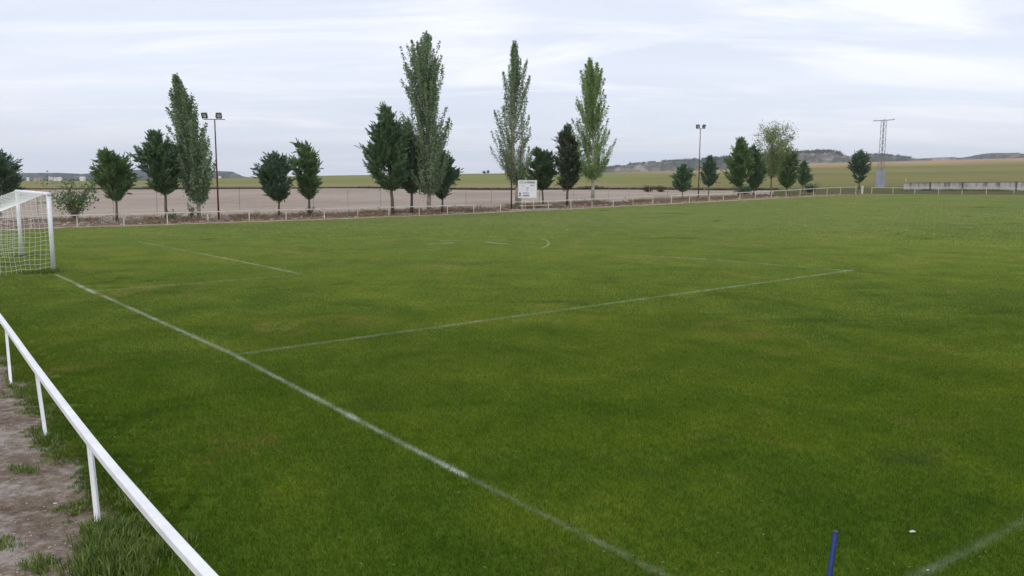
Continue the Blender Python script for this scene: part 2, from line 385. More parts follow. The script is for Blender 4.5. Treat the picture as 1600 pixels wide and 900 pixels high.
def grasscells():
    out = [[], [], [], []]
    def rec(cx, cy, s):
        d = float(sdist([cx], [cy])[0])
        if d < -s*.72: return
        far = math.hypot(cx, cy)
        if abs(d) < s*1.1 and s > (.2 if far < 16 else .4): split = True
        else: split = s > 1.5 or (s > .7 and far < 17+6*noise.noise(Vector((cx*.8, cy*.8, 7)))+3*rnd.uniform(-1, 1))
        if split:
            for ax in (-s/4, s/4):
                for ay in (-s/4, s/4): rec(cx+ax, cy+ay, s/2)
            return
        if d < -.12+.38*noise.noise(Vector((cx*1.7, cy*1.7, 0)))+.2*noise.noise(Vector((cx*5, cy*5, 3))): return
        if cy < 1 or abs(cx)/cy > .72+1.2/max(cy, 1): return
        if s < .3 and d < .5 and rnd.random() < .35-.6*d: return
        k = 3 if s < .3 else 0 if s < .7 else 1 if far < 40 else 2
        out[k].append((cx, cy, zb(cx, cy)+(.006 if k == 2 else 0)))
    for X in np.arange(-95, 110, 2.):
        for Y in np.arange(1, 150, 2.): rec(X+.001, Y+.001, 2.)
    return out
cells = grasscells()
vv, ff, lod, ispt, tint = [], [], [], [], []
base_i = 0
for k, (n, s, wd, h) in enumerate(((1800, .5, .0042, .034), (2800, 1.0, .0072, .036), (1000, 1.0, .017, .034), (420, .25, .0042, .035))):
    rs = np.random.default_rng(k+3); p = blades(n, s*(1.25 if k == 3 else 1), wd, h, rs); m = p.shape[0]
    vv.append(p.reshape(-1, 3)); idx = base_i+np.arange(m)[:, None]*5
    ff += [tuple(q) for q in (idx+np.array([0, 1, 2, 3])).tolist()]+[tuple(q) for q in (idx+np.array([3, 2, 4])).tolist()]
    lod += [k]*(m*5); ispt += [0]*(m*5); tint += np.repeat(rs.random(m), 5).tolist(); base_i += m*5
    c = np.array(cells[k] if cells[k] else [(0, 0, -5)]); vv.append(c); lod += [k]*len(c); ispt += [1]*len(c); tint += [0]*len(c); base_i += len(c)
me = bpy.data.meshes.new('pitch_grass'); me.from_pydata(np.concatenate(vv).tolist(), [], ff); me.update()
for nm, d_ in (('lod', lod), ('ispt', ispt), ('tint', tint)):
    a = me.attributes.new(nm, 'FLOAT', 'POINT'); a.data.foreach_set('value', np.array(d_, np.float32))
me.materials.append(M_blade)
go = tag(link(bpy.data.objects.new('pitch_grass', me)), 'short mown green grass covering the whole football pitch', 'grass', kind='stuff')
ng = bpy.data.node_groups.new('grass', 'GeometryNodeTree')
ng.interface.new_socket('Geometry', in_out='INPUT', socket_type='NodeSocketGeometry'); ng.interface.new_socket('Geometry', in_out='OUTPUT', socket_type='NodeSocketGeometry')
gi = ng.nodes.new('NodeGroupInput'); gout = ng.nodes.new('NodeGroupOutput'); jn = ng.nodes.new('GeometryNodeJoinGeometry')
def nattr(nm):
    n = ng.nodes.new('GeometryNodeInputNamedAttribute'); n.data_type = 'FLOAT'; n.inputs[0].default_value = nm; return n.outputs['Attribute']
def cmpn(a, v):
    n = ng.nodes.new('ShaderNodeMath'); n.operation = 'COMPARE'; n.inputs[1].default_value = v; n.inputs[2].default_value = .1; ng.links.new(a, n.inputs[0]); return n.outputs[0]
sp1 = ng.nodes.new('GeometryNodeSeparateGeometry'); ng.links.new(gi.outputs[0], sp1.inputs[0]); ng.links.new(cmpn(nattr('ispt'), 1), sp1.inputs[1])
for k in range(4):
    a = ng.nodes.new('GeometryNodeSeparateGeometry'); ng.links.new(sp1.outputs[0], a.inputs[0]); ng.links.new(cmpn(nattr('lod'), k), a.inputs[1])
    b = ng.nodes.new('GeometryNodeSeparateGeometry'); ng.links.new(sp1.outputs[1], b.inputs[0]); ng.links.new(cmpn(nattr('lod'), k), b.inputs[1])
    mp = ng.nodes.new('GeometryNodeMeshToPoints'); ng.links.new(a.outputs[0], mp.inputs[0])
    io = ng.nodes.new('GeometryNodeInstanceOnPoints'); ng.links.new(mp.outputs[0], io.inputs['Points']); ng.links.new(b.outputs[0], io.inputs['Instance'])
    rv = ng.nodes.new('FunctionNodeRandomValue'); rv.data_type = 'INT'; rv.inputs[4].default_value = 0; rv.inputs[5].default_value = 3
    mu = ng.nodes.new('ShaderNodeMath'); mu.operation = 'MULTIPLY'; mu.inputs[1].default_value = math.pi/2; ng.links.new(rv.outputs[2], mu.inputs[0])
    cb = ng.nodes.new('ShaderNodeCombineXYZ'); ng.links.new(mu.outputs[0], cb.inputs[2]); ng.links.new(cb.outputs[0], io.inputs['Rotation'])
    ng.links.new(io.outputs[0], jn.inputs[0])
ng.links.new(jn.outputs[0], gout.inputs[0])
go.modifiers.new('grass', 'NODES').node_group = ng

# ------------------------------------------------------------------ haze
hz = MB(); hz.box((0, 3000, 90), (16000, 14000, 460)); hzo = None
mh = bpy.data.materials.new('haze'); mh.use_nodes = True; t = mh.node_tree; t.nodes.clear()
pv = N(t, 'ShaderNodeVolumePrincipled'); pv.inputs['Density'].default_value = .00010; pv.inputs['Color'].default_value = (.88, .93, 1.0, 1); pv.inputs['Anisotropy'].default_value = .1
o_ = N(t, 'ShaderNodeOutputMaterial'); L(t, pv.outputs[0], o_.inputs['Volume'])
hzo = hz.build('haze', mh); tag(hzo, 'faint bluish haze filling the air out to the distant hills', 'haze', kind='stuff')

# ------------------------------------------------------------------ hills
def f_hill(t, b):
    P = pos(t); big = noi(t, P, .006, 5, .6); f = noi(t, P, .022, 7, .8)
    s = mth(t, 'ADD', mth(t, 'MULTIPLY', big, .5), mth(t, 'MULTIPLY', f, .5))
    sl = N(t, 'ShaderNodeNewGeometry')
    c = ramp(t, s, [(.42, (.04, .05, .035)), (.49, (.075, .085, .06)), (.535, (.18, .16, .12)), (.60, (.34, .29, .23))])
    L(t, c, b.inputs['Base Color'])
M_hill = mat('scrubby hillside', f_hill, rough=1, spec=.02)
M_hill2 = noisy('wooded hillside', [(.4, (.018, .026, .022)), (.55, (.04, .048, .036)), (.66, (.12, .11, .085))], .012, 1, vec=(1, 1, 1), spec=.02)
def ridge(prof, D, foot, depth, seed, hm=None):
    xs = np.arange(prof[0][0], prof[-1][0]+.1, 1.5); ys = np.interp(xs, [p[0] for p in prof], [p[1] for p in prof]); m = MB()
    rows = [(-1.0, 0), (-.8, .10), (-.6, .30), (-.4, .55), (-.22, .80), (-.08, .95), (0, 1), (.5, 1.0), (1.2, .9), (2.0, 0)]
    n = len(rows)
    for x, y in zip(xs, ys):
        hh = D*(hor(x)-y)/F_+H_
        for r, (dd, k) in enumerate(rows):
            Y = D+dd*depth; nz = noise.noise(Vector((x*.06, dd*2.5, seed)))+.5*noise.noise(Vector((x*.17, dd*5, seed)))
            kk = min(1.0, max(0, k+.13*nz)) if 0 < k < 1 else k
            Y += 60*noise.noise(Vector((x*.08, dd, seed+4)))
            X = (x-800)/F_*D*cp*(1+dd*depth/D)
            m.v.append((X, Y, foot+(hh-foot)*kk*(1+(dd*depth/D if dd < 0 else 0))))
    for i in range(len(xs)-1):
        for r in range(n-1):
            a = i*n+r; m.f.append((a, a+n, a+n+1, a+1))
    o = m.build('hills', hm or M_hill, smooth=True); tag(o, kind='structure'); return o
ridge([(-420, 276), (-200, 272), (-60, 274), (0, 275), (45, 275), (90, 274.3), (130, 276), (142, 274.5), (150, 274), (185, 270), (215, 269), (250, 268), (300, 268), (345, 270.3), (362, 271), (372, 275), (386, 279), (420, 281.5), (470, 284)], 3600, -25, 260, 1, M_hill2)
ridge([(700, 273), (860, 270), (930, 263), (945, 261), (965, 258.5), (1000, 254), (1030, 252), (1050, 250), (1100, 247.5), (1130, 245.5), (1150, 244), (1200, 240), (1230, 238.5), (1242, 236), (1262, 235.5), (1290, 234.5), (1306, 235.8), (1313, 239), (1321, 242.5), (1330, 241), (1345, 239), (1368, 239), (1382, 240.5), (1410, 241.5), (1425, 244), (1440, 246), (1500, 247), (1700, 250)], 2600, -2, 230, 2)
ridge([(1380, 248), (1420, 245.5), (1450, 243.5), (1470, 242.3), (1500, 242.8), (1518, 240), (1530, 237), (1545, 235.5), (1582, 235), (1600, 236.5), (1640, 239), (1760, 233), (1900, 231), (2200, 240)], 3300, -2, 260, 3)

# ------------------------------------------------------------------ foliage helpers
def leafmat(name, cols_, scale=.6, tr=.25):
    def fn(t, b):
        P = pos(t); n = noi(t, P, scale, 4, .6)
        at = N(t, 'ShaderNodeAttribute', attribute_name='tint').outputs['Fac']
        s = mth(t, 'ADD', mth(t, 'MULTIPLY', n, .6), mth(t, 'MULTIPLY', at, .4))
        c = ramp(t, s, [(.3, cols_[0]), (.5, cols_[1]), (.7, cols_[2])]); L(t, c, b.inputs['Base Color'])
        q = N(t, 'ShaderNodeBsdfTranslucent'); L(t, c, q.inputs[0])
        mx = N(t, 'ShaderNodeMixShader', ins={0: tr}); L(t, b.outputs[0], mx.inputs[1]); L(t, q.outputs[0], mx.inputs[2]); L(t, mx.outputs[0], t.nodes['Material Output'].inputs[0])
    return mat(name, fn, rough=.6, spec=.2)
M_con = leafmat('cypress foliage', [(.085, .150, .075), (.130, .215, .105), (.20, .29, .145)], 1.2, .15)
M_CV = [M_con, leafmat('bluish cypress foliage', [(.080, .140, .085), (.120, .195, .115), (.18, .265, .16)], 1.0, .15), leafmat('fresher cypress foliage', [(.095, .165, .065), (.150, .240, .095), (.22, .31, .13)], 1.4, .2)]
M_con2 = leafmat('greyed cypress foliage', [(.075, .085, .06), (.10, .14, .075), (.16, .19, .12)], 1.0, .15)
M_pop = leafmat('poplar leaves', [(.16, .235, .125), (.22, .305, .165), (.30, .38, .22)], .8, .35)
M_popb = leafmat('bright poplar leaves', [(.17, .27, .09), (.24, .36, .115), (.33, .44, .17)], .8, .4)
M_dec = leafmat('thin tree leaves', [(.18, .24, .10), (.26, .32, .14), (.34, .40, .19)], .8, .4)
M_bark = noisy('brown bark', [(.3, (.085, .062, .048)), (.7, (.20, .155, .125))], 6, bs=.5)
M_pale = noisy('pale poplar bark', [(.30, (.10, .085, .07)), (.42, (.34, .31, .26)), (.7, (.52, .49, .43))], 3.2, bs=.4)

def leaves_obj(name, P, D, ln, wd, material, parent, fold=.4, rs=nr):
    """leaf faces: at P, pointing along D"""
    n = len(P); D = D/np.maximum(np.linalg.norm(D, axis=1, keepdims=True), 1e-6)
    r = rs.normal(size=(n, 3)); S = np.cross(D, r); S /= np.maximum(np.linalg.norm(S, axis=1, keepdims=True), 1e-6)
    l = ln*rs.uniform(.6, 1.3, (n, 1)); w_ = wd*rs.uniform(.6, 1.3, (n, 1))
    v = np.stack([P-D*l*.5, P+S*w_*.5+D*l*.05, P+D*l*.5, P-S*w_*.5+D*l*.05], 1).reshape(-1, 3)
    me = bpy.data.meshes.new(name); me.from_pydata(v.tolist(), [], (np.arange(n)[:, None]*4+np.arange(4)).tolist()); me.update()
    a = me.attributes.new('tint', 'FLOAT', 'POINT'); a.data.foreach_set('value', np.repeat(rs.random(n), 4).astype(np.float32))
    me.materials.append(material); return link(bpy.data.objects.new(name, me), parent)

def tree(name, label, group, bpx, bpy_, top, bottom, prof, leafm, barkm, kind, seed, tops=None, cat='tree', nb=90, lean=None, dens=1.0, trunks=1):
    """prof: (fraction of crown height, left px, right px) outline measured from the trunk column"""
    rs = np.random.default_rng(seed); root = hit(bpx, bpy_, fn=gz); D = root.dot(FW)-H_*FW.z if False else (root-Vector((0, 0, H_))).dot(FW)
    pm = D/F_; e = empty(name, root); tag(e, label, cat, group)
    if leafm is M_con: leafm = M_CV[seed % 3]
    zt = above(root, top); zb_ = above(root, bottom); hc = zt-zb_
    fr = np.array([p[0] for p in prof]); lf = np.array([p[1] for p in prof])*pm; rt = np.array([p[2] for p in prof])*pm
    mid = lambda f: (np.interp(f, fr, rt)+np.interp(f, fr, lf))/2
    hw = lambda f: (np.interp(f, fr, rt)-np.interp(f, fr, lf))/2*(1.16 if kind == 'pop' else 1)
    P, Dv = [], []; wood = MB()
    tw = {'con': .0145, 'pop': .011, 'dec': .010}[kind]*zt+.02
    # trunk
    f0 = -zb_/hc
    tp = []
    for i in range(8):
        f = f0+(.92-f0)*i/7; k = max(f, 0)
        tp.append((mid(k)*min(1, max(0, (f-f0)/(0-f0))) if f < 0 else mid(k), .05*rs.normal(), zb_+f*hc))
    tp[0] = (0, 0, -.1)
    wood.tube(tp, [tw*(1.25 if i == 0 else 1-.12*i) for i in range(8)], 8)
    if trunks == 2:
        wood.tube([(.1, .12, -.1), (.32, .15, zb_*.6), (.45, .1, zb_+.25*hc), (.35, .1, zb_+.5*hc)], [tw*.9, tw*.75, tw*.5, tw*.2], 7)
    for i in range(nb):
        u = rs.random()
        if kind == 'con': ft = u**.85*1.0; rise = rs.uniform(.10, .26)*(1.1-ft*.5); reach = rs.uniform(.5, .98)
        elif kind == 'pop': ft = .06+.94*u; rise = rs.uniform(.16, .36); reach = rs.uniform(.15, 1.08)**.7*1.0
        else: ft = rs.uniform(.12, 1.0); rise = rs.uniform(.2, .45); reach = rs.uniform(.3, 1.04)
        if i < 3: ft = 1-.02*i; reach = .3
        an = rs.uniform(0, 2*math.pi); w = hw(min(ft, .995)); c = mid(ft)
        tip = np.array([c+math.cos(an)*w*reach, math.sin(an)*w*reach*.95, zb_+ft*hc])
        if i == 0: tip[0:2] = (c, 0)
        fb = max(-.02, ft-rise); st = np.array([mid(fb)+.04*rs.normal(), .04*rs.normal(), zb_+fb*hc])
        st[:2] += (tip[:2]-[c, 0])*.10
        ln_ = np.linalg.norm(tip-st)
        mdp = (st+tip)/2+np.array([(tip[0]-st[0])*.16, (tip[1]-st[1])*.16, -.04*ln_])
        q = lambda s_: (1-s_)**2*st[:, None].T+2*s_*(1-s_)*mdp+s_**2*tip
        if kind != 'con' or i % 2 == 0:
            wood.tube([tuple(st), tuple(.25*st+.5*mdp+.25*tip), tuple(.3*mdp+.7*tip)], [tw*.28, tw*.17, tw*.06], 4, cap=False)
        if kind == 'con':
            n = int((16+30*ln_)*dens); s_ = rs.uniform(.12, 1.0, n)[:, None]; pts = (1-s_)**2*st+2*s_*(1-s_)*mdp+s_**2*tip
            rad = .15*(ln_**.6)*(1.08-s_)+.02
            off = rs.normal(size=(n, 3))*rad*.62; d = (tip-st)/ln_
            P.append(pts+off); Dv.append(d*1.2+off/np.maximum(rad, .05)*.45+rs.normal(size=(n, 3))*.25+np.array([0, 0, .25]))
            for _s in range(int(3+2.2*ln_)):                 # side sprays with feathery points
                sq = rs.uniform(.35, .98); o0 = (1-sq)**2*st+2*sq*(1-sq)*mdp+sq**2*tip
                dd = d+rs.normal(size=3)*.55+np.array([0, 0, .35]); dd /= np.linalg.norm(dd); sl = rs.uniform(.30, .75)*(pm/.045)**.3*min(1, ln_+.2); k_ = int(22*dens)
                a_ = rs.uniform(0, 1, k_)[:, None]; of = rs.normal(size=(k_, 3))*(.065*(1.02-a_)+.004)
                P.append(o0+dd*sl*a_+of); Dv.append(dd+of*3+rs.normal(size=(k_, 3))*.15)
        else:
            n = int((30+62*ln_)*dens) if kind == 'pop' else int((34+30*ln_)*dens*.8); s_ = rs.uniform(.15, 1.04, n)[:, None]; pts = (1-s_)**2*st+2*s_*(1-s_)*mdp+s_**2*tip
            # clumps along the branch
            s_q = s_+.0
            rad = .17*(1.12-s_)**.6*rs.uniform(.8, 1.2) if kind == 'pop' else .20
            if kind == 'dec':
                ck = rs.uniform(.35, 1.0, 6)[:, None]; cpt = (1-ck)**2*st+2*ck*(1-ck)*mdp+ck**2*tip+rs.normal(size=(6, 3))*.16
                pts = cpt[rs.integers(0, 6, n)]
            off = rs.normal(size=(n, 3))*rad*(np.array([1, 1, 1.3]) if kind == 'pop' else 1)
            P.append(pts+off); Dv.append(rs.normal(size=(n, 3))+np.array([0, 0, .2]))
    for (tx, ty) in (tops or []):                     # leaders that stand up out of the crown
        top_ = np.array([tx*pm, rs.normal()*.12, above(root, ty)]); L0 = hc*(.26 if kind == 'pop' else .38); f_ = max(0, (top_[2]-L0-zb_)/hc)
        bt = np.array([mid(f_)*.6+top_[0]*.4, top_[1]*.5, top_[2]-L0]); d = (top_-bt)/np.linalg.norm(top_-bt); q_ = int(L0*(190 if kind == 'pop' else 260)*dens)
        s_ = rs.uniform(0, 1, q_)[:, None]; rr_ = (.24*(1.05-s_)**.55 if kind == 'pop' else .30*(1.0-s_)+.015)
        off = rs.normal(size=(q_, 3))*rr_*np.array([.8, .8, .5]); P.append(bt+(top_-bt)*s_+off)
        Dv.append(rs.normal(size=(q_, 3))+[0, 0, .2] if kind == 'pop' else d*1.3+off/np.maximum(rr_, .05)*.6+rs.normal(size=(q_, 3))*.2)
        wood.tube([tuple(bt-d*.5*L0), tuple(bt), tuple(bt+d*L0*.8)], [tw*.4, tw*.25, tw*.08], 5)
    P = np.concatenate(P); Dv = np.concatenate(Dv)
    if kind == 'con':
        leaves_obj('crown', P, Dv, .27*(pm/.045)**.5, .055*(pm/.045)**.5, leafm, e, rs=rs)
    elif kind == 'pop': leaves_obj('crown', P, Dv, .125, .105, leafm, e, rs=rs)
    else: leaves_obj('crown', P, Dv, .17, .13, leafm, e, rs=rs)
    wood.build('trunk', barkm, e, smooth=True)
    return e
CON = lambda w: [(0, -.12*w, .12*w), (.10, -.5*w, .5*w), (.28, -.92*w, .92*w), (.42, -w, w), (.62, -.78*w, .8*w), (.8, -.42*w, .5*w), (.92, -.16*w, .2*w), (1, -2, 2)]
G1 = 'conifers along the far side of the pitch'; G2 = 'tall poplars along the far side of the pitch'
tree('conifer_tree', 'dark conifer cut by the left edge of the photo, behind the goal', G1, 2, 345, 240, 316, [(0, -14, 12), (.15, -32, 30), (.4, -40, 34), (.6, -34, 34), (.78, -24, 30), (.9, -12, 16), (1, -3, 3)], M_con, M_bark, 'con', 1, tops=[(0, 240), (18, 254)], nb=135)
tree('conifer_tree', 'broad conifer with forked feathery top between the leafy shrub and the bigger conifer', G1, 183, 345, 238, 311, [(0, -4, 6), (.12, -16, 16), (.3, -30, 27), (.5, -36, 31), (.7, -30, 28), (.85, -26, 18), (.93, -20, 4), (1, -15, -9)], M_con, M_bark, 'con', 2, tops=[(-12, 238), (8, 247), (-25, 258), (20, 262)], nb=127)
tree('conifer_tree', 'large ragged conifer touching the left side of the leftmost poplar', G1, 262, 344, 208, 301, [(0, -10, 6), (.12, -24, 16), (.3, -36, 26), (.5, -42, 30), (.68, -46, 30), (.78, -36, 26), (.9, -24, 2), (1, -17, -10)], M_con, M_bark, 'con', 3, tops=[(-17, 208), (10, 224), (-38, 232), (-3, 218)], nb=165)
tree('conifer_tree', 'conifer with widely fanned crown just right of the tall left floodlight', G1, 436, 338.5, 243, 312, [(0, -5, 6), (.12, -18, 17), (.3, -30, 24), (.5, -34, 26), (.72, -38, 24), (.82, -24, 20), (.92, -18, 14), (1, -10, 2)], M_con, M_bark, 'con', 4, tops=[(-9, 243), (8, 246), (-24, 260), (-2, 245)], nb=120)
tree('conifer_tree', 'narrow conifer with wispy shoots low on its trunk', G1, 484, 336.5, 226, 308, [(0, -5, 5), (.12, -14, 12), (.3, -20, 17), (.5, -23, 18), (.7, -30, 20), (.82, -24, 16), (.92, -14, 6), (1, -19, -10)], M_con, M_bark, 'con', 5, tops=[(-14, 227), (4, 236), (-30, 246), (12, 248)], nb=112)
tree('conifer_tree', 'biggest dark pyramidal conifer left of the tallest poplar', G1, 614, 335, 168, 294, [(0, -10, 6), (.1, -28, 20), (.22, -40, 30), (.36, -46, 30), (.5, -46, 28), (.66, -40, 24), (.78, -28, 16), (.9, -18, 2), (1, -11, -6)], M_con, M_bark, 'con', 6, tops=[(-9, 168), (-14, 180), (-30, 196), (6, 196)], nb=230)
tree('conifer_tree', 'dark slim conifer wedged between the biggest conifer and the tallest poplar', G1, 643, 333.5, 196, 299, [(0, -4, 6), (.14, -18, 18), (.35, -24, 22), (.6, -22, 18), (.8, -14, 10), (1, -8, -4)], M_con, M_bark, 'con', 7, tops=[(-6, 196)], nb=135)
tree('poplar_tree', 'leftmost poplar, double topped, rising behind the left floodlight', G2, 311, 343.5, 118, 312, [(0, -4, 6), (.1, -20, 14), (.2, -27, 20), (.3, -32, 24), (.42, -36, 25), (.55, -37, 18), (.68, -38, 9), (.78, -38, 1), (.85, -36, -6), (.9, -35, -12), (1, -28, -20)], M_pop, M_pale, 'pop', 8, tops=[(-28, 118), (-23, 123), (-9, 148), (-4, 156), (1, 176), (11, 200), (17, 222), (-34, 160)], nb=127, dens=1.2)
tree('poplar_tree', 'tallest poplar in the row, standing between dark conifers', G2, 670, 334, 51, 298, [(0, -6, 8), (.1, -30, 25), (.22, -32, 32), (.35, -30, 34), (.5, -34, 30), (.62, -36, 24), (.72, -38, 20), (.82, -40, 20), (.9, -36, 20), (.95, -26, 18), (1, -10, 8)], M_pop, M_pale, 'pop', 9, tops=[(-2, 51), (2, 56), (-23, 63), (-12, 72), (13, 92), (-34, 98)], nb=178, dens=0.92)
tree('conifer_tree', 'short conifer in front of the right side of the tallest poplar', G1, 691, 332, 240, 309, [(0, -3, 5), (.15, -16, 14), (.35, -21, 22), (.55, -22, 27), (.75, -16, 18), (.9, -8, 12), (1, -2, 4)], M_con, M_bark, 'con', 10, tops=[(1, 240), (14, 254), (-12, 256)], nb=120)
tree('poplar_tree', 'two-stemmed poplar with open branches behind the scoreboard and red pole', G2, 808, 324.6, 66, 284, [(0, -8, 8), (.1, -24, 18), (.22, -38, 24), (.36, -36, 24), (.48, -34, 18), (.6, -30, 18), (.72, -28, 20), (.84, -24, 16), (.92, -14, 4), (1, -8, -2)], M_pop, M_pale, 'pop', 11, tops=[(-6, 68), (-3, 74), (-22, 112), (13, 98), (-36, 172), (19, 118)], nb=110, dens=0.83, trunks=2)
tree('conifer_tree', 'low conifer with two tops just right of the scoreboard', G1, 849, 319, 236, 295, [(0, -10, 6), (.15, -28, 14), (.4, -33, 20), (.6, -30, 21), (.76, -20, 16), (.88, -14, 12), (1, -12, -8)], M_con, M_bark, 'con', 12, tops=[(-11, 236), (10, 247), (1, 250)], nb=127)
tree('conifer_tree', 'greyish ragged conifer at the left side of the brightest poplar', G1, 886, 320.5, 199, 294, [(0, -6, 6), (.12, -14, 18), (.3, -20, 28), (.5, -22, 28), (.66, -24, 24), (.8, -18, 14), (.9, -10, 6), (1, -4, 2)], M_con2, M_bark, 'con', 13, tops=[(-2, 199), (-12, 216), (10, 216)], nb=142, dens=.8)
tree('poplar_tree', 'brightest green poplar with a straight white trunk', G2, 926, 321, 92, 276, [(0, -10, 10), (.08, -24, 22), (.2, -30, 28), (.34, -28, 30), (.48, -30, 22), (.6, -26, 18), (.72, -28, 18), (.86, -28, 14), (.94, -20, 8), (1, -12, -4)], M_popb, M_pale, 'pop', 14, tops=[(-8, 93), (-21, 110), (11, 106), (-14, 100), (4, 98)], nb=127, dens=0.92)
tree('conifer_tree', 'small rounded conifer left of the right-hand floodlight', G1, 1066, 309, 260, 298, CON(19), M_con, M_bark, 'con', 15, tops=[(1, 260), (-7, 269), (9, 268)], nb=82)
tree('conifer_tree', 'small egg-shaped conifer right beside the right-hand floodlight', G1, 1107, 307.5, 247, 289, CON(15), M_con, M_bark, 'con', 16, tops=[(0, 247), (-8, 256), (8, 255)], nb=75)
tree('conifer_tree', 'tallest conifer of the right-hand cluster, with a pointed top', G1, 1154, 306.5, 218, 288, [(0, -5, 5), (.15, -18, 14), (.35, -24, 20), (.55, -22, 22), (.75, -12, 14), (.9, -5, 6), (1, -1, 3)], M_con, M_bark, 'con', 17, tops=[(2, 218), (-6, 227), (10, 226)], nb=127)
tree('conifer_tree', 'conifer pressed between the pointed conifer and the thin leafy tree', G1, 1177, 305.5, 231, 293, [(0, -3, 4), (.18, -10, 14), (.4, -13, 20), (.7, -12, 14), (.9, -8, 6), (1, -4, 2)], M_con, M_bark, 'con', 18, tops=[(-3, 231), (-11, 240), (5, 239)], nb=97)
tree('deciduous_tree', 'thin see-through leafy tree rising above the right-hand conifers', None, 1205, 304.5, 193, 276, [(0, -8, 6), (.2, -14, 12), (.45, -24, 22), (.62, -38, 36), (.8, -38, 38), (.92, -32, 34), (1, -20, 20)], M_dec, M_bark, 'dec', 19, nb=100, dens=1.0)
tree('conifer_tree', 'bushy lighter-topped conifer on the right of the thin leafy tree', G1, 1229, 302, 234, 291, [(0, -4, 4), (.15, -16, 13), (.4, -28, 19), (.7, -26, 20), (.88, -18, 13), (1, -4, 4)], M_con, M_bark, 'con', 20, tops=[(0, 234), (-8, 243), (8, 242)], nb=120)
tree('conifer_tree', 'tiny conifer at the right end of the right-hand cluster', G1, 1254, 299.5, 255, 288.5, CON(14), M_con, M_bark, 'con', 21, tops=[(0, 255), (-8, 264), (8, 263)], nb=67)
tree('conifer_tree', 'lone conifer beside the pylon on the far right', G1, 1342, 295, 238, 285, [(0, -4, 4), (.2, -15, 14), (.45, -19, 18), (.65, -19, 17), (.82, -15, 13), (.93, -8, 8), (1, -1, 2)], M_con, M_bark, 'con', 22, tops=[(0, 238), (-8, 247), (8, 246)], nb=97)
M_weed = leafmat('rank weeds', [(.05, .055, .025), (.08, .08, .035), (.14, .12, .06)], .5, .2)
# young shrub with big round leaves
def shrub(bpx, bpy_, top, wl, wr, seed, label, nbr, nl, sz, name='shrub', lm=M_con2, spread=.13):
    rs = np.random.default_rng(seed); root = hit(bpx, bpy_, fn=gz); pm = (root-Vector((0, 0, H_))).dot(FW)/F_; e = empty(name, root); tag(e, label, 'shrub')
    zt = above(root, top); w_ = MB(); P = []; 
    for i in range(nbr):
        x = rs.uniform(-wl, wr)*pm; z = zt*rs.uniform(.35, .82 if i else 1); y = rs.uniform(-.5, .5)*(wl+wr)/2*pm
        a = np.array([0, 0, 0.]); b = np.array([x*.35, y*.35, z*.6]); c = np.array([x, y, z])
        w_.tube([tuple(a), tuple(b), tuple(c)], [.022, .013, .005], 4)
        s_ = rs.uniform(.35, 1.05, nl)[:, None]; P.append((1-s_)**2*a+2*s_*(1-s_)*b+s_**2*c+rs.normal(size=(nl, 3))*spread)
    P = np.concatenate(P); leaves_obj('crown', P, rs.normal(size=P.shape)+np.array([0, 0, -.3]), sz, sz*.75, lm, e, rs=rs); w_.build('trunk', M_bark, e)
shrub(118, 345, 262, 44, 42, 31, 'open shrub with large round leaves seen just right of the goal post', 42, 32, .16, lm=M_CV[2])
shrub(299, 343, 314, 5, 5, 32, 'small green sapling at the foot of the leftmost poplar', 8, 40, .09, 'sapling', M_pop, .07)
shrub(1163, 305, 285, 18, 17, 33, 'dark low bush beneath the right-hand cluster of conifers', 22, 60, .16, 'bush', M_con, .2)
shrub(1264, 302, 283, 10, 12, 34, 'grey-green bush at the right end of the conifer cluster', 18, 60, .16, 'bush', M_con2, .2)
shrub(484, 336.4, 320, 8, 8, 35, 'wispy green shoots at the foot of the narrow conifer', 8, 30, .10, 'sapling', M_pop, .06)
shrub(270, 344, 323, 6, 22, 36, 'leafy side shoots low beside the trunk of the large ragged conifer', 7, 26, .10, 'sapling', M_pop, .06)
shrub(1012, 300, 290, 9, 9, 37, 'small dark bush at the field edge left of the right floodlight', 14, 40, .16, 'bush', M_weed, .18)
shrub(1033, 300, 291, 7, 7, 38, 'smaller dark bush at the field edge nearest the right floodlight', 12, 40, .16, 'bush', M_weed, .18)
# two lone trees on the skyline
def blobtree(px, D, top, wpx, label, seed, name='distant_tree', group=None):
    rs = np.random.default_rng(seed); X = (px-800)/F_*D*cp; z = gz(X, D); root = Vector((X, D, z)); e = empty(name, root); tag(e, label, 'tree', group)
    zt = above(root, top); pm = D/F_; n = 260
    q = rs.normal(size=(n, 3)); q /= np.linalg.norm(q, axis=1, keepdims=True); q *= rs.random((n, 1))**.4
    P = q*np.array([wpx*pm/2, wpx*pm/2, zt*.40])+np.array([0, 0, zt*.60])
    leaves_obj('crown', P, rs.normal(size=(n, 3)), 1.3*D/800, 1.0*D/800, M_con, e, rs=rs)
    m = MB(); m.tube([(0, 0, -1), (0, 0, zt*.6)], [.3, .2], 6); m.build('trunk', M_bark, e)
blobtree(756, 790, 267.8, 5, 'low rounded tree on the skyline left of the scoreboard', 41)
blobtree(762, 790, 266.3, 3.5, 'pointed tree on the skyline beside a rounded one', 42)

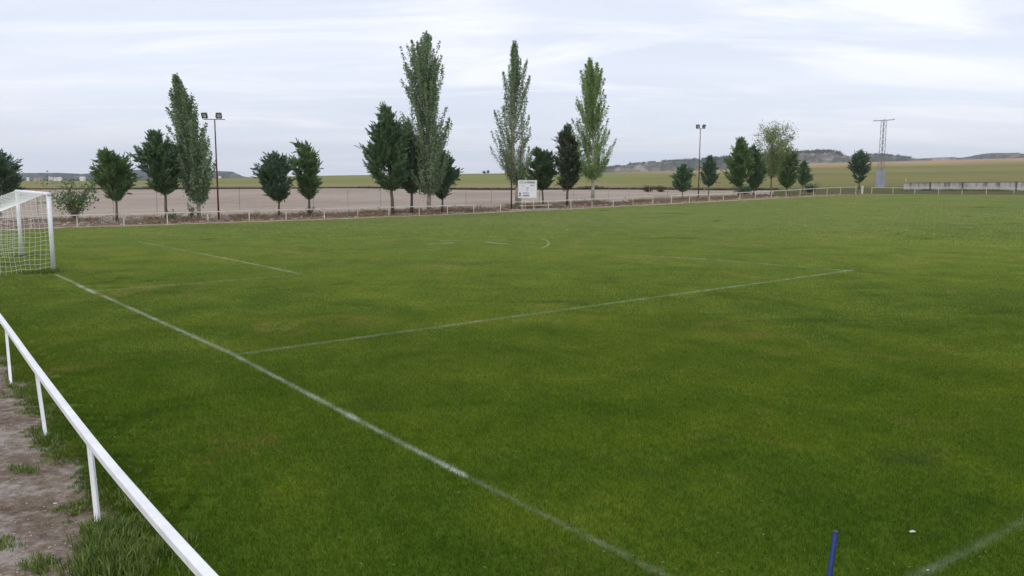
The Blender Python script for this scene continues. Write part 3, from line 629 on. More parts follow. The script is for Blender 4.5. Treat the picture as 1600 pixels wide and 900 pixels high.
# ------------------------------------------------------------------ hilltop and foot woodland
M_wood = leafmat('far woodland', [(.018, .028, .018), (.032, .045, .026), (.05, .062, .034)], .01, .05)
def wood(label, pts, D, n, size, jz, seed, clump=7):
    rs = np.random.default_rng(seed); xs = rs.uniform(pts[0][0], pts[-1][0], n//40+1); P = []
    for x in xs:
        y = np.interp(x, [p[0] for p in pts], [p[1] for p in pts])+rs.uniform(-.2, jz); d = D+rs.uniform(-60, 60)
        z = H_+d*(hor(x)-y)/F_; c = np.array([(x-800)/F_*d*cp, d, z]); s = size*rs.uniform(.5, 1.2)
        P.append(c+rs.normal(size=(40, 3))*np.array([s*.55, s*.5, s*.38]))
    P = np.concatenate(P); o = leaves_obj('woodland', P, rs.normal(size=P.shape), size*.55, size*.4, M_wood, None, rs=rs); tag(o, label, 'woodland', kind='stuff')
wood('pine wood along the crest of the right-hand hills', [(1100, 247), (1130, 245), (1200, 239.8), (1242, 235.8), (1262, 235), (1290, 234), (1306, 235.5), (1312, 239)], 2590, 9000, 7, .9, 51)
wood('scattered pines on the hilltop right of the lone conifer', [(1330, 240.8), (1345, 238.6), (1372, 238.4), (1420, 242.4)], 2590, 2600, 5, .7, 52)
wood('scrub along the low ridge left of the right floodlight', [(935, 262.6), (965, 258.2), (1000, 253.6), (1050, 249.6), (1100, 247)], 2590, 3600, 5, .8, 53)
wood('dark belt of trees at the foot of the left hills', [(-200, 287), (40, 287.3), (100, 287), (150, 286.5), (210, 285.5), (240, 285)], 1500, 8000, 4.0, 1.5, 54)

# hedge line at the far edge of the ploughed field
rs = np.random.default_rng(61); P = []
for _ in range(5200):
    px = rs.uniform(-80, 1215); k = np.interp(px, fx, np.arange(len(fx))); de = np.interp(px, fx, DE)-rs.uniform(0, 1.2); x = (px-800)/F_*de*cp
    hgt = (.25+.75*max(0, noise.noise(Vector((px*.02, 0, 3)))))*(1 if px > 560 else .55)
    P.append(np.array([x, de, gz(x, de)])+rs.normal(size=(6, 3))*[.25, .2, hgt*.28]+[0, 0, hgt*.45])
P = np.concatenate(P); tag(leaves_obj('field_edge_weeds', P, rs.normal(size=P.shape)+[0, 0, .8], .42, .13, M_weed, None, rs=rs), 'dark weedy strip dividing the ploughed field from the cereals', 'weeds', kind='stuff')
# dry weeds between the fence and the ploughed field
M_dry = leafmat('dry weeds', [(.13, .10, .055), (.22, .165, .09), (.34, .27, .15)], .35, .2)
P = []
fxy = np.array([(p.x, p.y) for p in FW_])
for _ in range(5200):
    i = rs.integers(0, 36); s_ = rs.random(); p = FW_[i].lerp(FW_[i+1], s_); dr = Vector((p.x, p.y, 0)).normalized(); o = rs.uniform(.8, 9.5)
    x, y = p.x+dr.x*o, p.y+dr.y*o
    if noise.noise(Vector((x*.25, y*.25, 1)))+.55*(o/9.5)-.25+.3*rs.random() < .12: continue
    hgt = .10+.30*(o/9.5)*rs.random()
    P.append(np.array([x, y, gz(x, y)])+rs.normal(size=(12, 3))*[.16, .16, hgt*.22]+[0, 0, hgt*.4])
P = np.concatenate(P); tag(leaves_obj('dry_weeds', P, rs.normal(size=P.shape)+[0, 0, 1.2], .22, .03, M_dry, None, rs=rs), 'dry brown weeds on the bank behind the far pitch rail', 'weeds', kind='stuff')

# ------------------------------------------------------------------ perimeter rail round the pitch
def f_white(t, b):
    P = pos(t); a = noi(t, P, 2.2, 6, .7); d = noi(t, P, 14, 5, .75)
    c = ramp(t, a, [(.35, (.66, .665, .67)), (.6, (.80, .80, .81))])
    c = mix(t, ramp(t, d, [(.63, 0.0), (.71, .85)]), c, (.25, .17, .11)); L(t, c, b.inputs['Base Color']); bump(t, b, d, .08, .01)
M_clip = leafmat('pale clippings', [(.24, .24, .11), (.34, .31, .16), (.48, .44, .28)], 2, .2)
rs = np.random.default_rng(91); P = []
while len(P) < 260:
    px, py = rs.uniform(60, 1600), 900-430*rs.random()**1.6; q = hit(px, py)
    if sdist([q.x], [q.y])[0] > .1: P.append((q.x, q.y, q.z+rs.uniform(.028, .045)))
P = np.array(P); tag(leaves_obj('clippings', P, rs.normal(size=P.shape)*[1, 1, .2], .028, .0045, M_clip, None, rs=rs), 'pale dry grass clippings scattered over the lawn', 'clippings', kind='stuff')
M_rail = mat('white painted steel', f_white, rough=.45, spec=.4)
M_cream = noisy('weathered cream paint', [(.32, (.36, .30, .22)), (.42, (.62, .57, .49)), (.7, (.72, .68, .60))], 2.5, rough=.7, vec=(1, 1, 1))
def rail_section(idx, label, wd=.07, ht=.06, gate=None, rail=True):
    e = empty('pitch_rail', FW_[idx[0]]); base = Vector(FW_[idx[0]]); tops = []
    for k, i in enumerate(idx):
        f = FW_[i]; h = above(f, FP[i][2]); tops.append(Vector((f.x, f.y, f.z+h))-base)
        m = MB(); q = f-base; w_ = .085 if i in (37,) else .055
        jt = rnd.uniform(-.02, .02)
        m.tube([(q.x+jt, q.y, q.z-.15), (q.x, q.y, q.z+h-ht*.9)], w_*.62, 4); m.build('post', M_cream, e)
    if rail:
        # rail runs a little past its end posts
        a = tops[0]-(tops[1]-tops[0]).normalized()*.12; b = tops[-1]+(tops[-1]-tops[-2]).normalized()*.12
        m = MB(); m.bar([a]+tops+[b], wd, ht); m.build('rail', M_cream, e)
    tag(e, label, 'rail', 'white rails round the far side of the pitch')
rail_section(list(range(0, 17)), 'long cream rail on posts running behind the goal past the conifers to the tallest poplar')
rail_section(list(range(19, 25)), 'short cream rail on posts in front of the brightest poplar')
rail_section(list(range(25, 38)), 'cream rail on posts curving up to the far right corner below the conifer cluster')
rail_section(list(range(38, 48)), 'thin cream rail on posts along the far end of the pitch before the concrete wall', wd=.045, ht=.045)
# single post in the gap
f = FW_[17]; h = above(f, FP[17][2]); m = MB(); m.tube([(0, 0, -.1), (0, 0, h)], .034, 4); m.box((0, 0, h+.01), (.07, .07, .02))
tag(m.build('lone_post', M_cream, loc=f), 'lone cream post standing in the gap of the far rail', 'post')
f = hit(1347, 302.6); h = above(f, 290.8); m = MB(); m.tube([(0, 0, -.1), (0, 0, h)], .13, 8); m.tube([(0, 0, h), (0, 0, h+.04)], [.14, .10], 8)
tag(m.build('gate_post', M_cream, loc=f), 'stout cream post in the far right corner of the rail', 'post')
# pale kerb stones and rubble under the far rail
M_conc = noisy('weathered concrete', [(.3, (.25, .225, .195)), (.7, (.42, .385, .335))], 3, bs=.4)
m = MB(); rs = np.random.default_rng(71)
for _ in range(900):
    i = rs.integers(0, 36); p = FW_[i].lerp(FW_[i+1], rs.random()); dr = Vector((p.x, p.y, 0)).normalized(); o = rs.uniform(-.15, 4.5)**1.0
    x, y = p.x+dr.x*o, p.y+dr.y*o; s = rs.uniform(.03, .11)
    m.box((x, y, gz(x, y)+s*.2), (s*rs.uniform(1, 2.2), s*rs.uniform(1, 2), s), Matrix.Rotation(rs.uniform(0, 3), 3, 'Z') @ Matrix.Rotation(rs.uniform(-.5, .5), 3, 'X'))
tag(m.build('rubble', M_conc), 'pale stones and rubble strewn below the far rail', 'rubble', kind='stuff')

# ------------------------------------------------------------------ wire fence behind the trees
M_zinc = noisy('galvanised steel', [(.3, (.25, .24, .235)), (.7, (.36, .35, .345))], 4, rough=.6)
WP = [(-40, 343, 298), (60, 342, 297.5), (178, 339, 297), (246, 337.5, 296.5), (375, 334.5, 296), (490, 331, 296), (544, 328.5, 296), (595, 327, 296.5), (672, 325, 297), (728, 323, 297), (768, 321, 295.5), (843, 317.5, 294), (896, 315, 293.5), (951, 312.5, 293), (983, 311, 291.5), (1014, 309.5, 291.5), (1043, 308, 290.5), (1100, 305.5, 289.5)]
e = None; tops = []
for (px, pb, pt) in WP:
    f = hit(px, pb, fn=gz)
    if e is None: e = empty('wire_fence', f); base = Vector(f)
    h = above(f, pt); q = f-base; m = MB(); m.tube([q-Vector((0, 0, .1)), q+Vector((0, 0, h))], .022, 6); m.box(q+Vector((0, 0, h+.015)), (.055, .055, .03)); m.build('post', M_zinc, e); tops.append((q, h))
m = MB()
for (a, ha), (b, hb) in zip(tops, tops[1:]):
    for k in (.12, .5, .98): m.tube([a+Vector((0, 0, ha*k)), (a+b)/2+Vector((0, 0, (ha+hb)/2*k-.02)), b+Vector((0, 0, hb*k))], .0035, 3, cap=False)
m.build('wire', M_zinc, e); tag(e, 'thin wire fence on grey posts between the trees and the ploughed field', 'fence')

# ------------------------------------------------------------------ goal
G0 = hit(84, 426); G1p = hit(34, 401.5)
u = (G1p-G0); u.z = 0; u.normalize(); back = Vector((-u.y, u.x, 0)); 
if back.x > 0: back = -back
M_goal = noisy('white goal paint', [(.3, (.70, .70, .72)), (.6, (.84, .84, .86))], 3, rough=.4, spec=.45)
M_net = mat('white net cord', col=(.78, .78, .76), rough=.8)
e = empty('football_goal', G0); tag(e, 'white goal with net standing on the goal line at left', 'goal')
wG = (G1p-G0).length; hG = above(G0, 300.5)
def post(q):
    m = MB(); m.tube([q+Vector((0, 0, -.05)), q+Vector((0, 0, hG))], .060, 16); return m
post(Vector((0, 0, 0))).build('post', M_goal, e, True); post(u*wG).build('post', M_goal, e, True)
m = MB(); m.tube([u*-.06+Vector((0, 0, hG-.055)), u*(wG+.06)+Vector((0, 0, hG-.055))], .060, 16); m.build('crossbar', M_goal, e, True)
dep = 2.35; hb = hG-.42*dep
net = MB(); cell = .125
def P3(a, d, z): return u*a+back*d+Vector((0, 0, z))
def topz(a, d):  # sloping and sagging roof line of the net
    s = math.sin(math.pi*min(1, max(0, a/wG))); return hG-.03-(.42*d) - .10*s*math.sin(math.pi*min(1, d/dep))
cord = .0040
def path(pts): net.tube(pts, cord, 3, cap=False)
na = int(wG/cell); nd = int(dep/cell)
for i in range(na+1):                       # roof + back strands front to back
    a = wG*i/na; pts = [P3(a, .05+dep*k/10, topz(a, dep*k/10)) for k in range(11)]
    zb2 = topz(a, dep); pts += [P3(a, .05+dep+.05*math.sin(k*1.2+a*3), zb2*(1-k/6)+.01) for k in range(1, 7)]
    path(pts)
for j in range(nd+1):
    d = dep*j/nd; path([P3(wG*k/24, .05+d, topz(wG*k/24, d)) for k in range(25)])
nz = int(hb/cell)
for j in range(nz):
    z = hb*j/nz; path([P3(wG*k/24, .05+dep+.03*math.sin(k*1.3+j), z+.01) for k in range(25)])
for a in (0., wG):                          # side nets, skewed a little like slack cord
    for j in range(nd+1):
        d = dep*j/nd; zt_ = topz(a, d); bul = .05*math.sin(j*.9)
        path([P3(a+.10*math.sin(math.pi*k/8)*(1 if a else -1)*.6, .05+d+.03*math.sin(k*.9+j*.5), zt_*(1-k/8)+.01) for k in range(9)])
    nzs = int((hG)/cell)
    for j in range(nzs):
        z = hG*(j+.3)/nzs
        pts = []
        for k in range(13):
            d = dep*k/12
            if z > topz(a, d): break
            pts.append(P3(a+.10*math.sin(math.pi*z/max(.1, topz(a, d)))*(1 if a else -1)*.6, .05+d, max(.01, z-.05*math.sin(math.pi*k/12)+.02*math.sin(k*1.7+j))))
        if len(pts) > 1: path(pts)
net.build('net', M_net, e)
m = MB(); m.tube([P3(0, dep+.08, -.05), P3(0, dep+.08, hb+.05)], .025, 8); m.build('rear_stanchion', M_goal, e, True)
m = MB(); m.tube([P3(wG, dep+.08, -.05), P3(wG, dep+.08, hb+.05)], .025, 8); m.build('rear_stanchion', M_goal, e, True)
# long grass left by the mower around the goal's feet
def tuftobj(name, label, pts, n, hgt, spread, material, wd=.006, seed=3, kind='stuff', cat='grass', lean=.5):
    rs = np.random.default_rng(seed); v, f, tn = [], [], []
    for (x, y, sc) in pts:
        z = gz(x, y)
        for _ in range(n):
            r = spread*sc*rs.normal(size=2)*.5; h = hgt*sc*rs.uniform(.4, 1.15); an = rs.uniform(0, 6.28); l = rs.uniform(.1, lean*1.6)*h; la = math.atan2(r[1], r[0])+rs.normal()*.9
            bx, by = x+r[0], y+r[1]; dx, dy = math.cos(an)*wd/2, math.sin(an)*wd/2; lx, ly = math.cos(la)*l, math.sin(la)*l; k = len(v)
            v += [(bx-dx, by-dy, z), (bx+dx, by+dy, z), (bx+dx*.9+lx*.3, by+dy*.9+ly*.3, z+h*.55), (bx-dx*.9+lx*.3, by-dy*.9+ly*.3, z+h*.55), (bx+lx*.85, by+ly*.85, z+h*.93)]
            f += [(k, k+1, k+2, k+3), (k+3, k+2, k+4)]; tn += [rs.random()]*5
    me = bpy.data.meshes.new(name); me.from_pydata(v, [], f); me.update(); a = me.attributes.new('tint', 'FLOAT', 'POINT'); a.data.foreach_set('value', np.array(tn, np.float32))
    me.materials.append(material); return tag(link(bpy.data.objects.new(name, me)), label, cat, kind=kind)
M_lush = leafmat('rank green grass', [(.06, .105, .022), (.13, .20, .035), (.27, .31, .10)], 9, .3)
rs = np.random.default_rng(81)
pts = []
for _ in range(70):
    d = rs.uniform(-.1, 1.5)*rs.random(); q = G0+back*d+u*rs.normal()*.08; pts.append((q.x, q.y, rs.uniform(.6, 1.2)*(1.2-d*.4)))
for _ in range(40): q = G1p+back*rs.normal()*.25+u*rs.normal()*.1; pts.append((q.x, q.y, .8))
tuftobj('long_grass', 'longer dark grass round the feet of the goal', pts, 40, .13, .22, M_lush, .009)

# ------------------------------------------------------------------ near rail, lower left
RZ = .68
NR = [(-170, 280), (-100, 375), (-50, 428), (0, 494), (57, 573), (140, 682), (225, 783), (320, 888), (420, 990)]
rp = [hit(a, b, z=RZ) for a, b in NR[2:]]
def cat(P, k=6):
    out = []
    for i in range(len(P)-1):
        a, b, c, d = P[max(i-1, 0)], P[i], P[i+1], P[min(i+2, len(P)-1)]
        for j in range(k):
            t_ = j/k; out.append(.5*(2*b+(c-a)*t_+(2*a-5*b+4*c-d)*t_*t_+(3*b-a-3*c+d)*t_**3))
    return out+[P[-1]]
d0 = (rp[0]-rp[1]); rp = [rp[0]+d0*2.2, rp[0]+d0] + rp
e = empty('pitch_rail', (rp[5].x, rp[5].y, 0)); base = Vector((rp[5].x, rp[5].y, 0)); tag(e, 'white square-tube rail sloping across the lower left corner', 'rail')
m = MB(); m.bar([p-base for p in cat(rp)], .066, .052); m.build('rail', M_rail, e)
for (bx, by, tx, ty) in ((17, 600, 9, 509), (72, 686, 57, 581), (154, 825, 140, 693)):
    f = hit(bx, by, z=0); tpt = hit(tx, ty, z=RZ-.052); m = MB(); 
    dirv = (tpt-f); f0_ = f-dirv*.15
    m.tube([f0_-base, tpt-base], .0245, 4)
    m.build('post', M_rail, e)
f = hit(360, 1075, z=0); tpt = rp[-1]-Vector((0, 0, .052)); m = MB(); m.tube([Vector((tpt.x+.02, tpt.y, -.05))-base, tpt-base], .0245, 4); m.build('post', M_rail, e)

# weeds, tufts and stones on the trodden earth
def pp(px, py): p = hit(px, py); return p.x, p.y
pts = []
for (px, py, n, rx, ry, s0) in ((175, 885, 80, 38, 24, .85), (160, 850, 36, 20, 15, .75), (250, 860, 50, 35, 35, .5), (120, 800, 14, 22, 20, .45), (40, 735, 10, 16, 8, .4), (88, 700, 18, 20, 20, .45),
                               (30, 610, 20, 22, 14, .5), (75, 640, 20, 20, 20, .5), (205, 780, 30, 18, 25, .5), (190, 840, 30, 12, 12, .7), (70, 885, 16, 24, 10, .4), (10, 850, 10, 18, 12, .45), (155, 830, 22, 8, 6, .8), (72, 690, 10, 6, 4, .7)):
    for _ in range(n):
        x, y = pp(px+rs.normal()*rx*.6, py+rs.normal()*ry*.6); pts.append((x, y, s0*rs.uniform(.6, 1.3)))
tuftobj('weeds', 'rank green weeds and grass tufts beside the trodden path', pts, 20, .15, .14, M_lush, .0075, 5, cat='weeds')
pts = []
for _ in range(150):
    x, y = pp(rs.uniform(0, 290), rs.uniform(560, 900)); 
    if -1.0 < sdist([x], [y])[0] < .3: pts.append((x, y, rs.uniform(.4, 1)))
tuftobj('dead_grass', 'straw coloured dead grass along the worn edge of the pitch', pts, 9, .07, .16, M_dry, .004, 6, cat='dead grass', lean=2.0)
M_yel = leafmat('yellow green moss', [(.20, .22, .03), (.30, .32, .04), (.42, .42, .08)], 3, .3)
tuftobj('yellow_moss', 'low yellow-green growth at the foot of the near rail', [(*pp(240+rs.normal()*9, 857+rs.normal()*5), rs.uniform(.5, 1)) for _ in range(46)], 26, .05, .09, M_yel, .006, 8, cat='moss')
M_stone = noisy('pale pebbles', [(.3, (.20, .155, .12)), (.7, (.48, .42, .35))], 30, vec=(1, 1, 1))
bm = bmesh.new(); cnt = 0
for _ in range(330):
    px, py = rs.uniform(-10, 200), rs.uniform(570, 910); x, y = pp(px, py)
    if sdist([x], [y])[0] > .05: continue
    s = rs.uniform(.003, .011)*(1.7 if rs.random() < .06 else 1)
    mm = Matrix.Translation((x, y, s*.3)) @ Matrix.Rotation(rs.uniform(0, 6), 4, 'Z') @ Matrix.Diagonal((s*1.4, s, s*.7, 1)); bmesh.ops.create_icosphere(bm, subdivisions=1, radius=1, matrix=mm)
me = bpy.data.meshes.new('pebbles'); bm.to_mesh(me); bm.free(); me.materials.append(M_stone)
tag(link(bpy.data.objects.new('pebbles', me)), 'small pebbles and clods on the trodden earth', 'pebbles', kind='stuff')

# ------------------------------------------------------------------ small litter
M_paper = mat('white litter', col=(.55, .55, .50), rough=.7)
def litter(px, py, s, label, seed):
    rs2 = random.Random(seed); p = hit(px, py); m = MB(); z0 = .035 if sdist([p.x], [p.y])[0] > 0 else .012
    n = 5; g = [[(s*(i/n-.5)*2+rs2.uniform(-.1, .1)*s, s*(j/n-.5)*1.1+rs2.uniform(-.1, .1)*s, z0+rs2.uniform(0, .4)*s) for j in range(n)] for i in range(n)]
    for i in range(n-1):
        for j in range(n-1): m.quad(g[i][j], g[i+1][j], g[i+1][j+1], g[i][j+1])
    o = m.build('litter', M_paper, loc=(p.x, p.y, 0)); tag(o, label, 'litter'); return o
litter(87, 789, .022, 'scrap of white litter on the trodden earth by the rail', 1)
litter(1426, 838, .028, 'scrap of white litter on the grass at lower right', 2)
litter(69, 794, .010, 'tiny pale scrap left of the larger scrap on the earth', 4)
litter(1449, 898, .014, 'white scrap by the faint line at the bottom edge', 5)

# ------------------------------------------------------------------ blue corner pole
M_blue = noisy('blue plastic', [(.3, (.007, .028, .13)), (.7, (.012, .042, .20))], 5, rough=.4, spec=.5)
f = hit(1282, 1000, z=0); tpt = hit(1306, 829, z=.62); e = empty('corner_pole', f); tag(e, 'blue plastic pole sticking up at the bottom edge of the pitch', 'pole')
q = tpt-f; m = MB(); m.tube([-q*.05, q*.5, q*.985], .0165, 16, cap=False); m.build('tube', M_blue, e, True)
m = MB(); m.tube([q*.975, q*.992, q], [.0175, .0175, .015], 16); m.build('end_cap', mat('dark cap', col=(.07, .07, .08), rough=.5), e, True)

# ------------------------------------------------------------------ floodlights
M_red = noisy('dull red paint', [(.35, (.10, .022, .02)), (.7, (.19, .05, .045))], 2, rough=.6)
M_dark = mat('dark lamp housing', col=(.06, .06, .065), rough=.5)
M_glass = mat('lamp glass', col=(.62, .64, .68), rough=.15, spec=.6)
M_grey = noisy('grey steel', [(.3, (.16, .15, .155)), (.7, (.27, .26, .26))], 3, rough=.55)
def floodlight(px, pb, pt, label, arm, heads, sc, yaw):
    f = hit(px, pb, fn=gz); e = empty('floodlight', f); tag(e, label, 'floodlight', 'floodlights beyond the far rail'); h = above(f, pt); pm = (f-Vector((0, 0, H_))).dot(FW)/F_
    m = MB(); m.tube([(0, 0, -.1), (0, 0, h*.5), (0, 0, h)], [.062, .052, .040], 10); m.build('pole', M_red, e, True)
    if not heads: 
        m = MB(); m.tube([(0, 0, h-.02), (0, 0, h+.03)], .05, 8); m.build('pole_cap', M_dark, e); return e
    ca, sa = math.cos(yaw), math.sin(yaw); D_ = Vector((ca, sa, 0))
    m = MB(); m.tube([D_*arm[0]*pm+Vector((0, 0, h)), D_*arm[1]*pm+Vector((0, 0, h))], .03, 6); m.build('cross_arm', M_grey, e)
    for hx, ya in heads:
        c = D_*hx*pm+Vector((0, 0, h+.30*sc)); R = Matrix.Rotation(ya, 3, 'Z') @ Matrix.Rotation(math.radians(22), 3, 'X')
        hm = MB(); s = .45*sc; g = .10*sc
        hm.box(c+R@Vector((0, .10*sc, 0)), (s*.8, .10*sc, s*.62), R)                   # back shell
        hm.box(c+R@Vector((0, 0, s*.42)), (s, .17*sc, g*.6), R); hm.box(c+R@Vector((0, 0, -s*.42)), (s, .17*sc, g*.6), R)
        hm.box(c+R@Vector((s*.5-g*.28, 0, 0)), (g*.55, .168*sc, s*.84), R); hm.box(c+R@Vector((-s*.5+g*.28, 0, 0)), (g*.55, .168*sc, s*.84), R)
        hm.tube([c+R@Vector((-s*.56, 0, 0)), c+R@Vector((-s*.56, 0, -s*.3)), D_*(hx*pm-s*.25)+Vector((0, 0, h))], .014, 4)
        hm.tube([c+R@Vector((s*.56, 0, 0)), c+R@Vector((s*.56, 0, -s*.3)), D_*(hx*pm+s*.25)+Vector((0, 0, h))], .014, 4)
        ho = hm.build('lamp_housing', M_dark, e)
        gm = MB(); gm.box(c+R@Vector((0, .02*sc, 0)), (s*.86, .03*sc, s*.74), R); gm.build('lens', M_glass, ho)
    return e
floodlight(342, 344, 186.5, 'left floodlight: slim red pole with two lamps beside the leftmost poplar', (-17, 16), [(-15.5, -.15), (6.5, .25)], .82, 0)
floodlight(799, 327.5, 200, 'bare red pole without lamps in front of the two-stemmed poplar', None, [], 1, 0)
floodlight(1091, 310, 201, 'right-hand floodlight: red pole with two small lamps among small conifers', (-7, 7.5), [(-4, -.35), (5.5, .7)], .80, 0)

# ------------------------------------------------------------------ scoreboard
f = hit(824, 327.4); pm = (f-Vector((0, 0, H_))).dot(FW)/F_; e = empty('scoreboard', f); tag(e, 'white scoreboard on cream legs lettered with the club name', 'scoreboard')
e.rotation_euler = (0, 0, -.16)
M_board = noisy('white board', [(.3, (.74, .73, .76)), (.7, (.84, .83, .85))], 2, rough=.6)
zt_ = above(f, 282); zl = above(f, 309); bw = 28.5*pm
m = MB(); m.box((0, 0, (zt_+zl)/2), (bw, .05, zt_-zl)); bo = m.build('board', M_board, e)
m = MB(); zc2 = (zt_+zl)/2; fwd = .06
for (c, s) in (((0, 0, zt_+.02), (bw+.08, fwd, .035)), ((0, 0, zl-.02), (bw+.08, fwd, .035)), ((-bw/2-.02, 0, zc2), (.036, fwd, zt_-zl)), ((bw/2+.02, 0, zc2), (.036, fwd, zt_-zl))): m.box(c, s)
m.build('frame', M_cream, e)
for x in (-.30*bw, .34*bw):
    m = MB(); m.box((x, .06, zt_/2-.1), (.07, .07, zt_+.1)); m.build('leg', M_cream, e)
m = MB(); m.box((.02*bw, .055, zl-.27), (.66*bw, .05, .06)); m.build('cross_bar', M_cream, e)
m = MB(); m.tube([(-.02*bw, .06, .6), (.30*bw, .06, zl-.3)], .025, 4); m.build('brace', M_cream, e)
M_ink = mat('black lettering', col=(.035, .03, .035), rough=.7); M_inkb = mat('blue lettering', col=(.02, .05, .18), rough=.7); M_inkg = mat('green emblem', col=(.02, .12, .07), rough=.7); M_inkf = mat('faded print', col=(.42, .40, .40), rough=.7)
def text(body, cx, cz, width, hgt, m_, name='lettering', thick=.0):
    c = bpy.data.curves.new(name, 'FONT'); c.body = body; c.align_x = 'CENTER'; c.align_y = 'CENTER'; c.extrude = .004; c.offset = thick
    o = bpy.data.objects.new(name, c); COL.objects.link(o); bpy.context.view_layer.update()
    me = bpy.data.meshes.new_from_object(o); bpy.data.objects.remove(o)
    v = np.array([q.co[:] for q in me.vertices]); mn, mx_ = v.min(0), v.max(0)
    sx_, sz_ = width/(mx_[0]-mn[0]), hgt/(mx_[1]-mn[1]); ctr = (mn+mx_)/2
    for q in me.vertices: q.co = ((q.co[0]-ctr[0])*sx_+cx, -.031-q.co[2]*1.0, (q.co[1]-ctr[1])*sz_+cz)
    me.materials.clear(); me.materials.append(m_); return link(bpy.data.objects.new(name, me), bo)
Hb = zt_-zl
text('C.D. LA PEDRAJA', 0, zt_-.125*Hb, bw*.86, Hb*.15, M_ink, thick=.012)
text('LOCAL', -.27*bw, zt_-.30*Hb, bw*.14, Hb*.045, M_inkf); text('VISITANTE', .28*bw, zt_-.275*Hb, bw*.22, Hb*.05, M_ink, thick=.01)
text('DIPUTACION', -.08*bw, zl+.275*Hb, bw*.32, Hb*.055, M_inkb, thick=.01); text('VALLADOLID', -.08*bw, zl+.13*Hb, bw*.34, Hb*.10, M_inkb, thick=.03)
m = MB(); m.box((-.41*bw, -.031, zl+.25*Hb), (.075*bw, .008, .09*Hb)); m.build('emblem', M_ink, bo)
m = MB(); m.box((-.41*bw, -.031, zl+.13*Hb), (.075*bw, .008, .10*Hb)); m.build('emblem', M_inkg, bo)
m = MB()   # faded crest outline
cpts = [(-.055, .09), (.055, .09), (.055, -.02), (.03, -.08), (0, -.11), (-.03, -.08), (-.055, -.02), (-.055, .09)]
m.tube([(a*bw, -.03, zc2+.02+b*Hb) for a, b in cpts], .012, 4); m.tube([(-.055*bw, -.03, zc2+.04*Hb), (.055*bw, -.03, zc2+.04*Hb)], .010, 4); m.tube([(0, -.03, zc2+.10*Hb), (0, -.03, zc2-.08*Hb)], .010, 4); m.build('crest', M_inkf, bo)

# team bench rail and slab in front of it
f = hit(832, 328); e = empty('bench', f); tag(e, 'low cream bench frame on a concrete slab below the scoreboard', 'bench'); base = Vector(f)
for px in (821, 857):
    q = hit(px, 328 if px < 840 else 326.6); h = above(q, 314.3); m = MB(); m.tube([q-base, q-base+Vector((0, 0, h))], .035, 4); m.build('leg', M_cream, e)
a = hit(802, 329); b = hit(860, 326.6); ha = above(a, 315.2); hb_ = above(b, 313.4)
m = MB(); m.bar([a-base+Vector((0, 0, ha)), b-base+Vector((0, 0, hb_))], .07, .05); m.build('rail', M_cream, e)
a2 = hit(811, 326.5); b2 = hit(861, 325); m = MB(); m.bar([a2-base+Vector((0, 0, .30)), b2-base+Vector((0, 0, .30))], .30, .05); m.build('seat', M_cream, e)
for s_ in (.15, .5, .85):
    q = a2.lerp(b2, s_)-base; m = MB(); m.box(q+Vector((0, 0, .12)), (.10, .22, .26)); m.build('seat_support', M_conc, e)
m = MB(); m.bar([hit(796, 328.6)-base+Vector((0, 0, .05)), hit(868, 326.4)-base+Vector((0, 0, .05))], .9, .1); m.build('slab', M_conc, e)
# little concrete stubs behind the rail
for i, (px, py, lb) in enumerate(((545, 334, 'pale concrete stub behind the far rail left of the biggest conifer'), (595, 332, 'pale concrete stub under the left flank of the biggest conifer'), (769, 324, 'tiny white marker post in the gap of the far rail'))):
    f = hit(px, py, fn=gz); m = MB(); m.box((0, 0, .05), (.5 if i < 2 else .14, .25, .10)); m.box((0, 0, .2), (.07, .07, .25)); tag(m.build('ground_stub', M_conc if i < 2 else M_cream, loc=f), lb, 'stub')

# ------------------------------------------------------------------ pylon
f = hit(1375, 293, fn=gz); pm = (f-Vector((0, 0, H_))).dot(FW)/F_; e = empty('pylon', f); tag(e, 'grey lattice electricity pylon with a flat cross-arm and boxed base', 'pylon')
hT = above(f, 188.5); hB = above(f, 267)
M_py = noisy('pylon steel', [(.3, (.17, .17, .18)), (.7, (.27, .27, .285))], 1.0, rough=.6)
M_box = noisy('pale cladding', [(.3, (.27, .28, .33)), (.7, (.36, .37, .43))], .6, rough=.8)
w0, w1 = 7.0*pm, 5.6*pm
m = MB()
hw_ = lambda z: (w0+(w1-w0)*z/hT)/2*.95
Y_ = Matrix.Rotation(.25, 3, 'Z')
def cr(i, z): sx_, sy_ = ((-1, -1), (1, -1), (1, 1), (-1, 1))[i]; return Y_@Vector((sx_*hw_(z), sy_*hw_(z), 0))+Vector((0, 0, z))
for i in range(4): m.tube([cr(i, 0), cr(i, hT)], .05, 4)
z = hB*.9; st = 0
while z < hT-.2:
    dz = hw_(z)*1.7
    for i in range(4):
        j = (i+1) % 4; a, b = (i, j) if (st+i) % 2 else (j, i); m.tube([cr(a, z), cr(b, min(hT, z+dz))], .03, 3, cap=False); 
    z += dz; st += 1
m.build('lattice_mast', M_py, e)
m = MB(); m.box((0, 0, hB/2), (9.4*pm, 9.4*pm, hB), Y_); m.build('base_cladding', M_box, e)
m = MB(); A = Vector((-15*pm, 0, hT-.05)); B = Vector((16*pm, .0, hT+.22))
m.tube([A, B], .075, 6); m.tube([A+Vector((0, .5, 0)), B+Vector((0, .5, 0))], .06, 6); m.tube([A, A+Vector((0, .5, 0))], .05, 4); m.tube([B, B+Vector((0, .5, 0))], .05, 4); m.build('cross_arm', M_py, e)
for k in (.03, .5, .97):
    q = A.lerp(B, k); m = MB(); m.tube([q+Vector((0, 0, .05)), q+Vector((0, 0, .14)), q+Vector((0, 0, .18)), q+Vector((0, 0, .26))], [.05, .09, .05, .04], 8); m.build('insulator', M_dark, e)

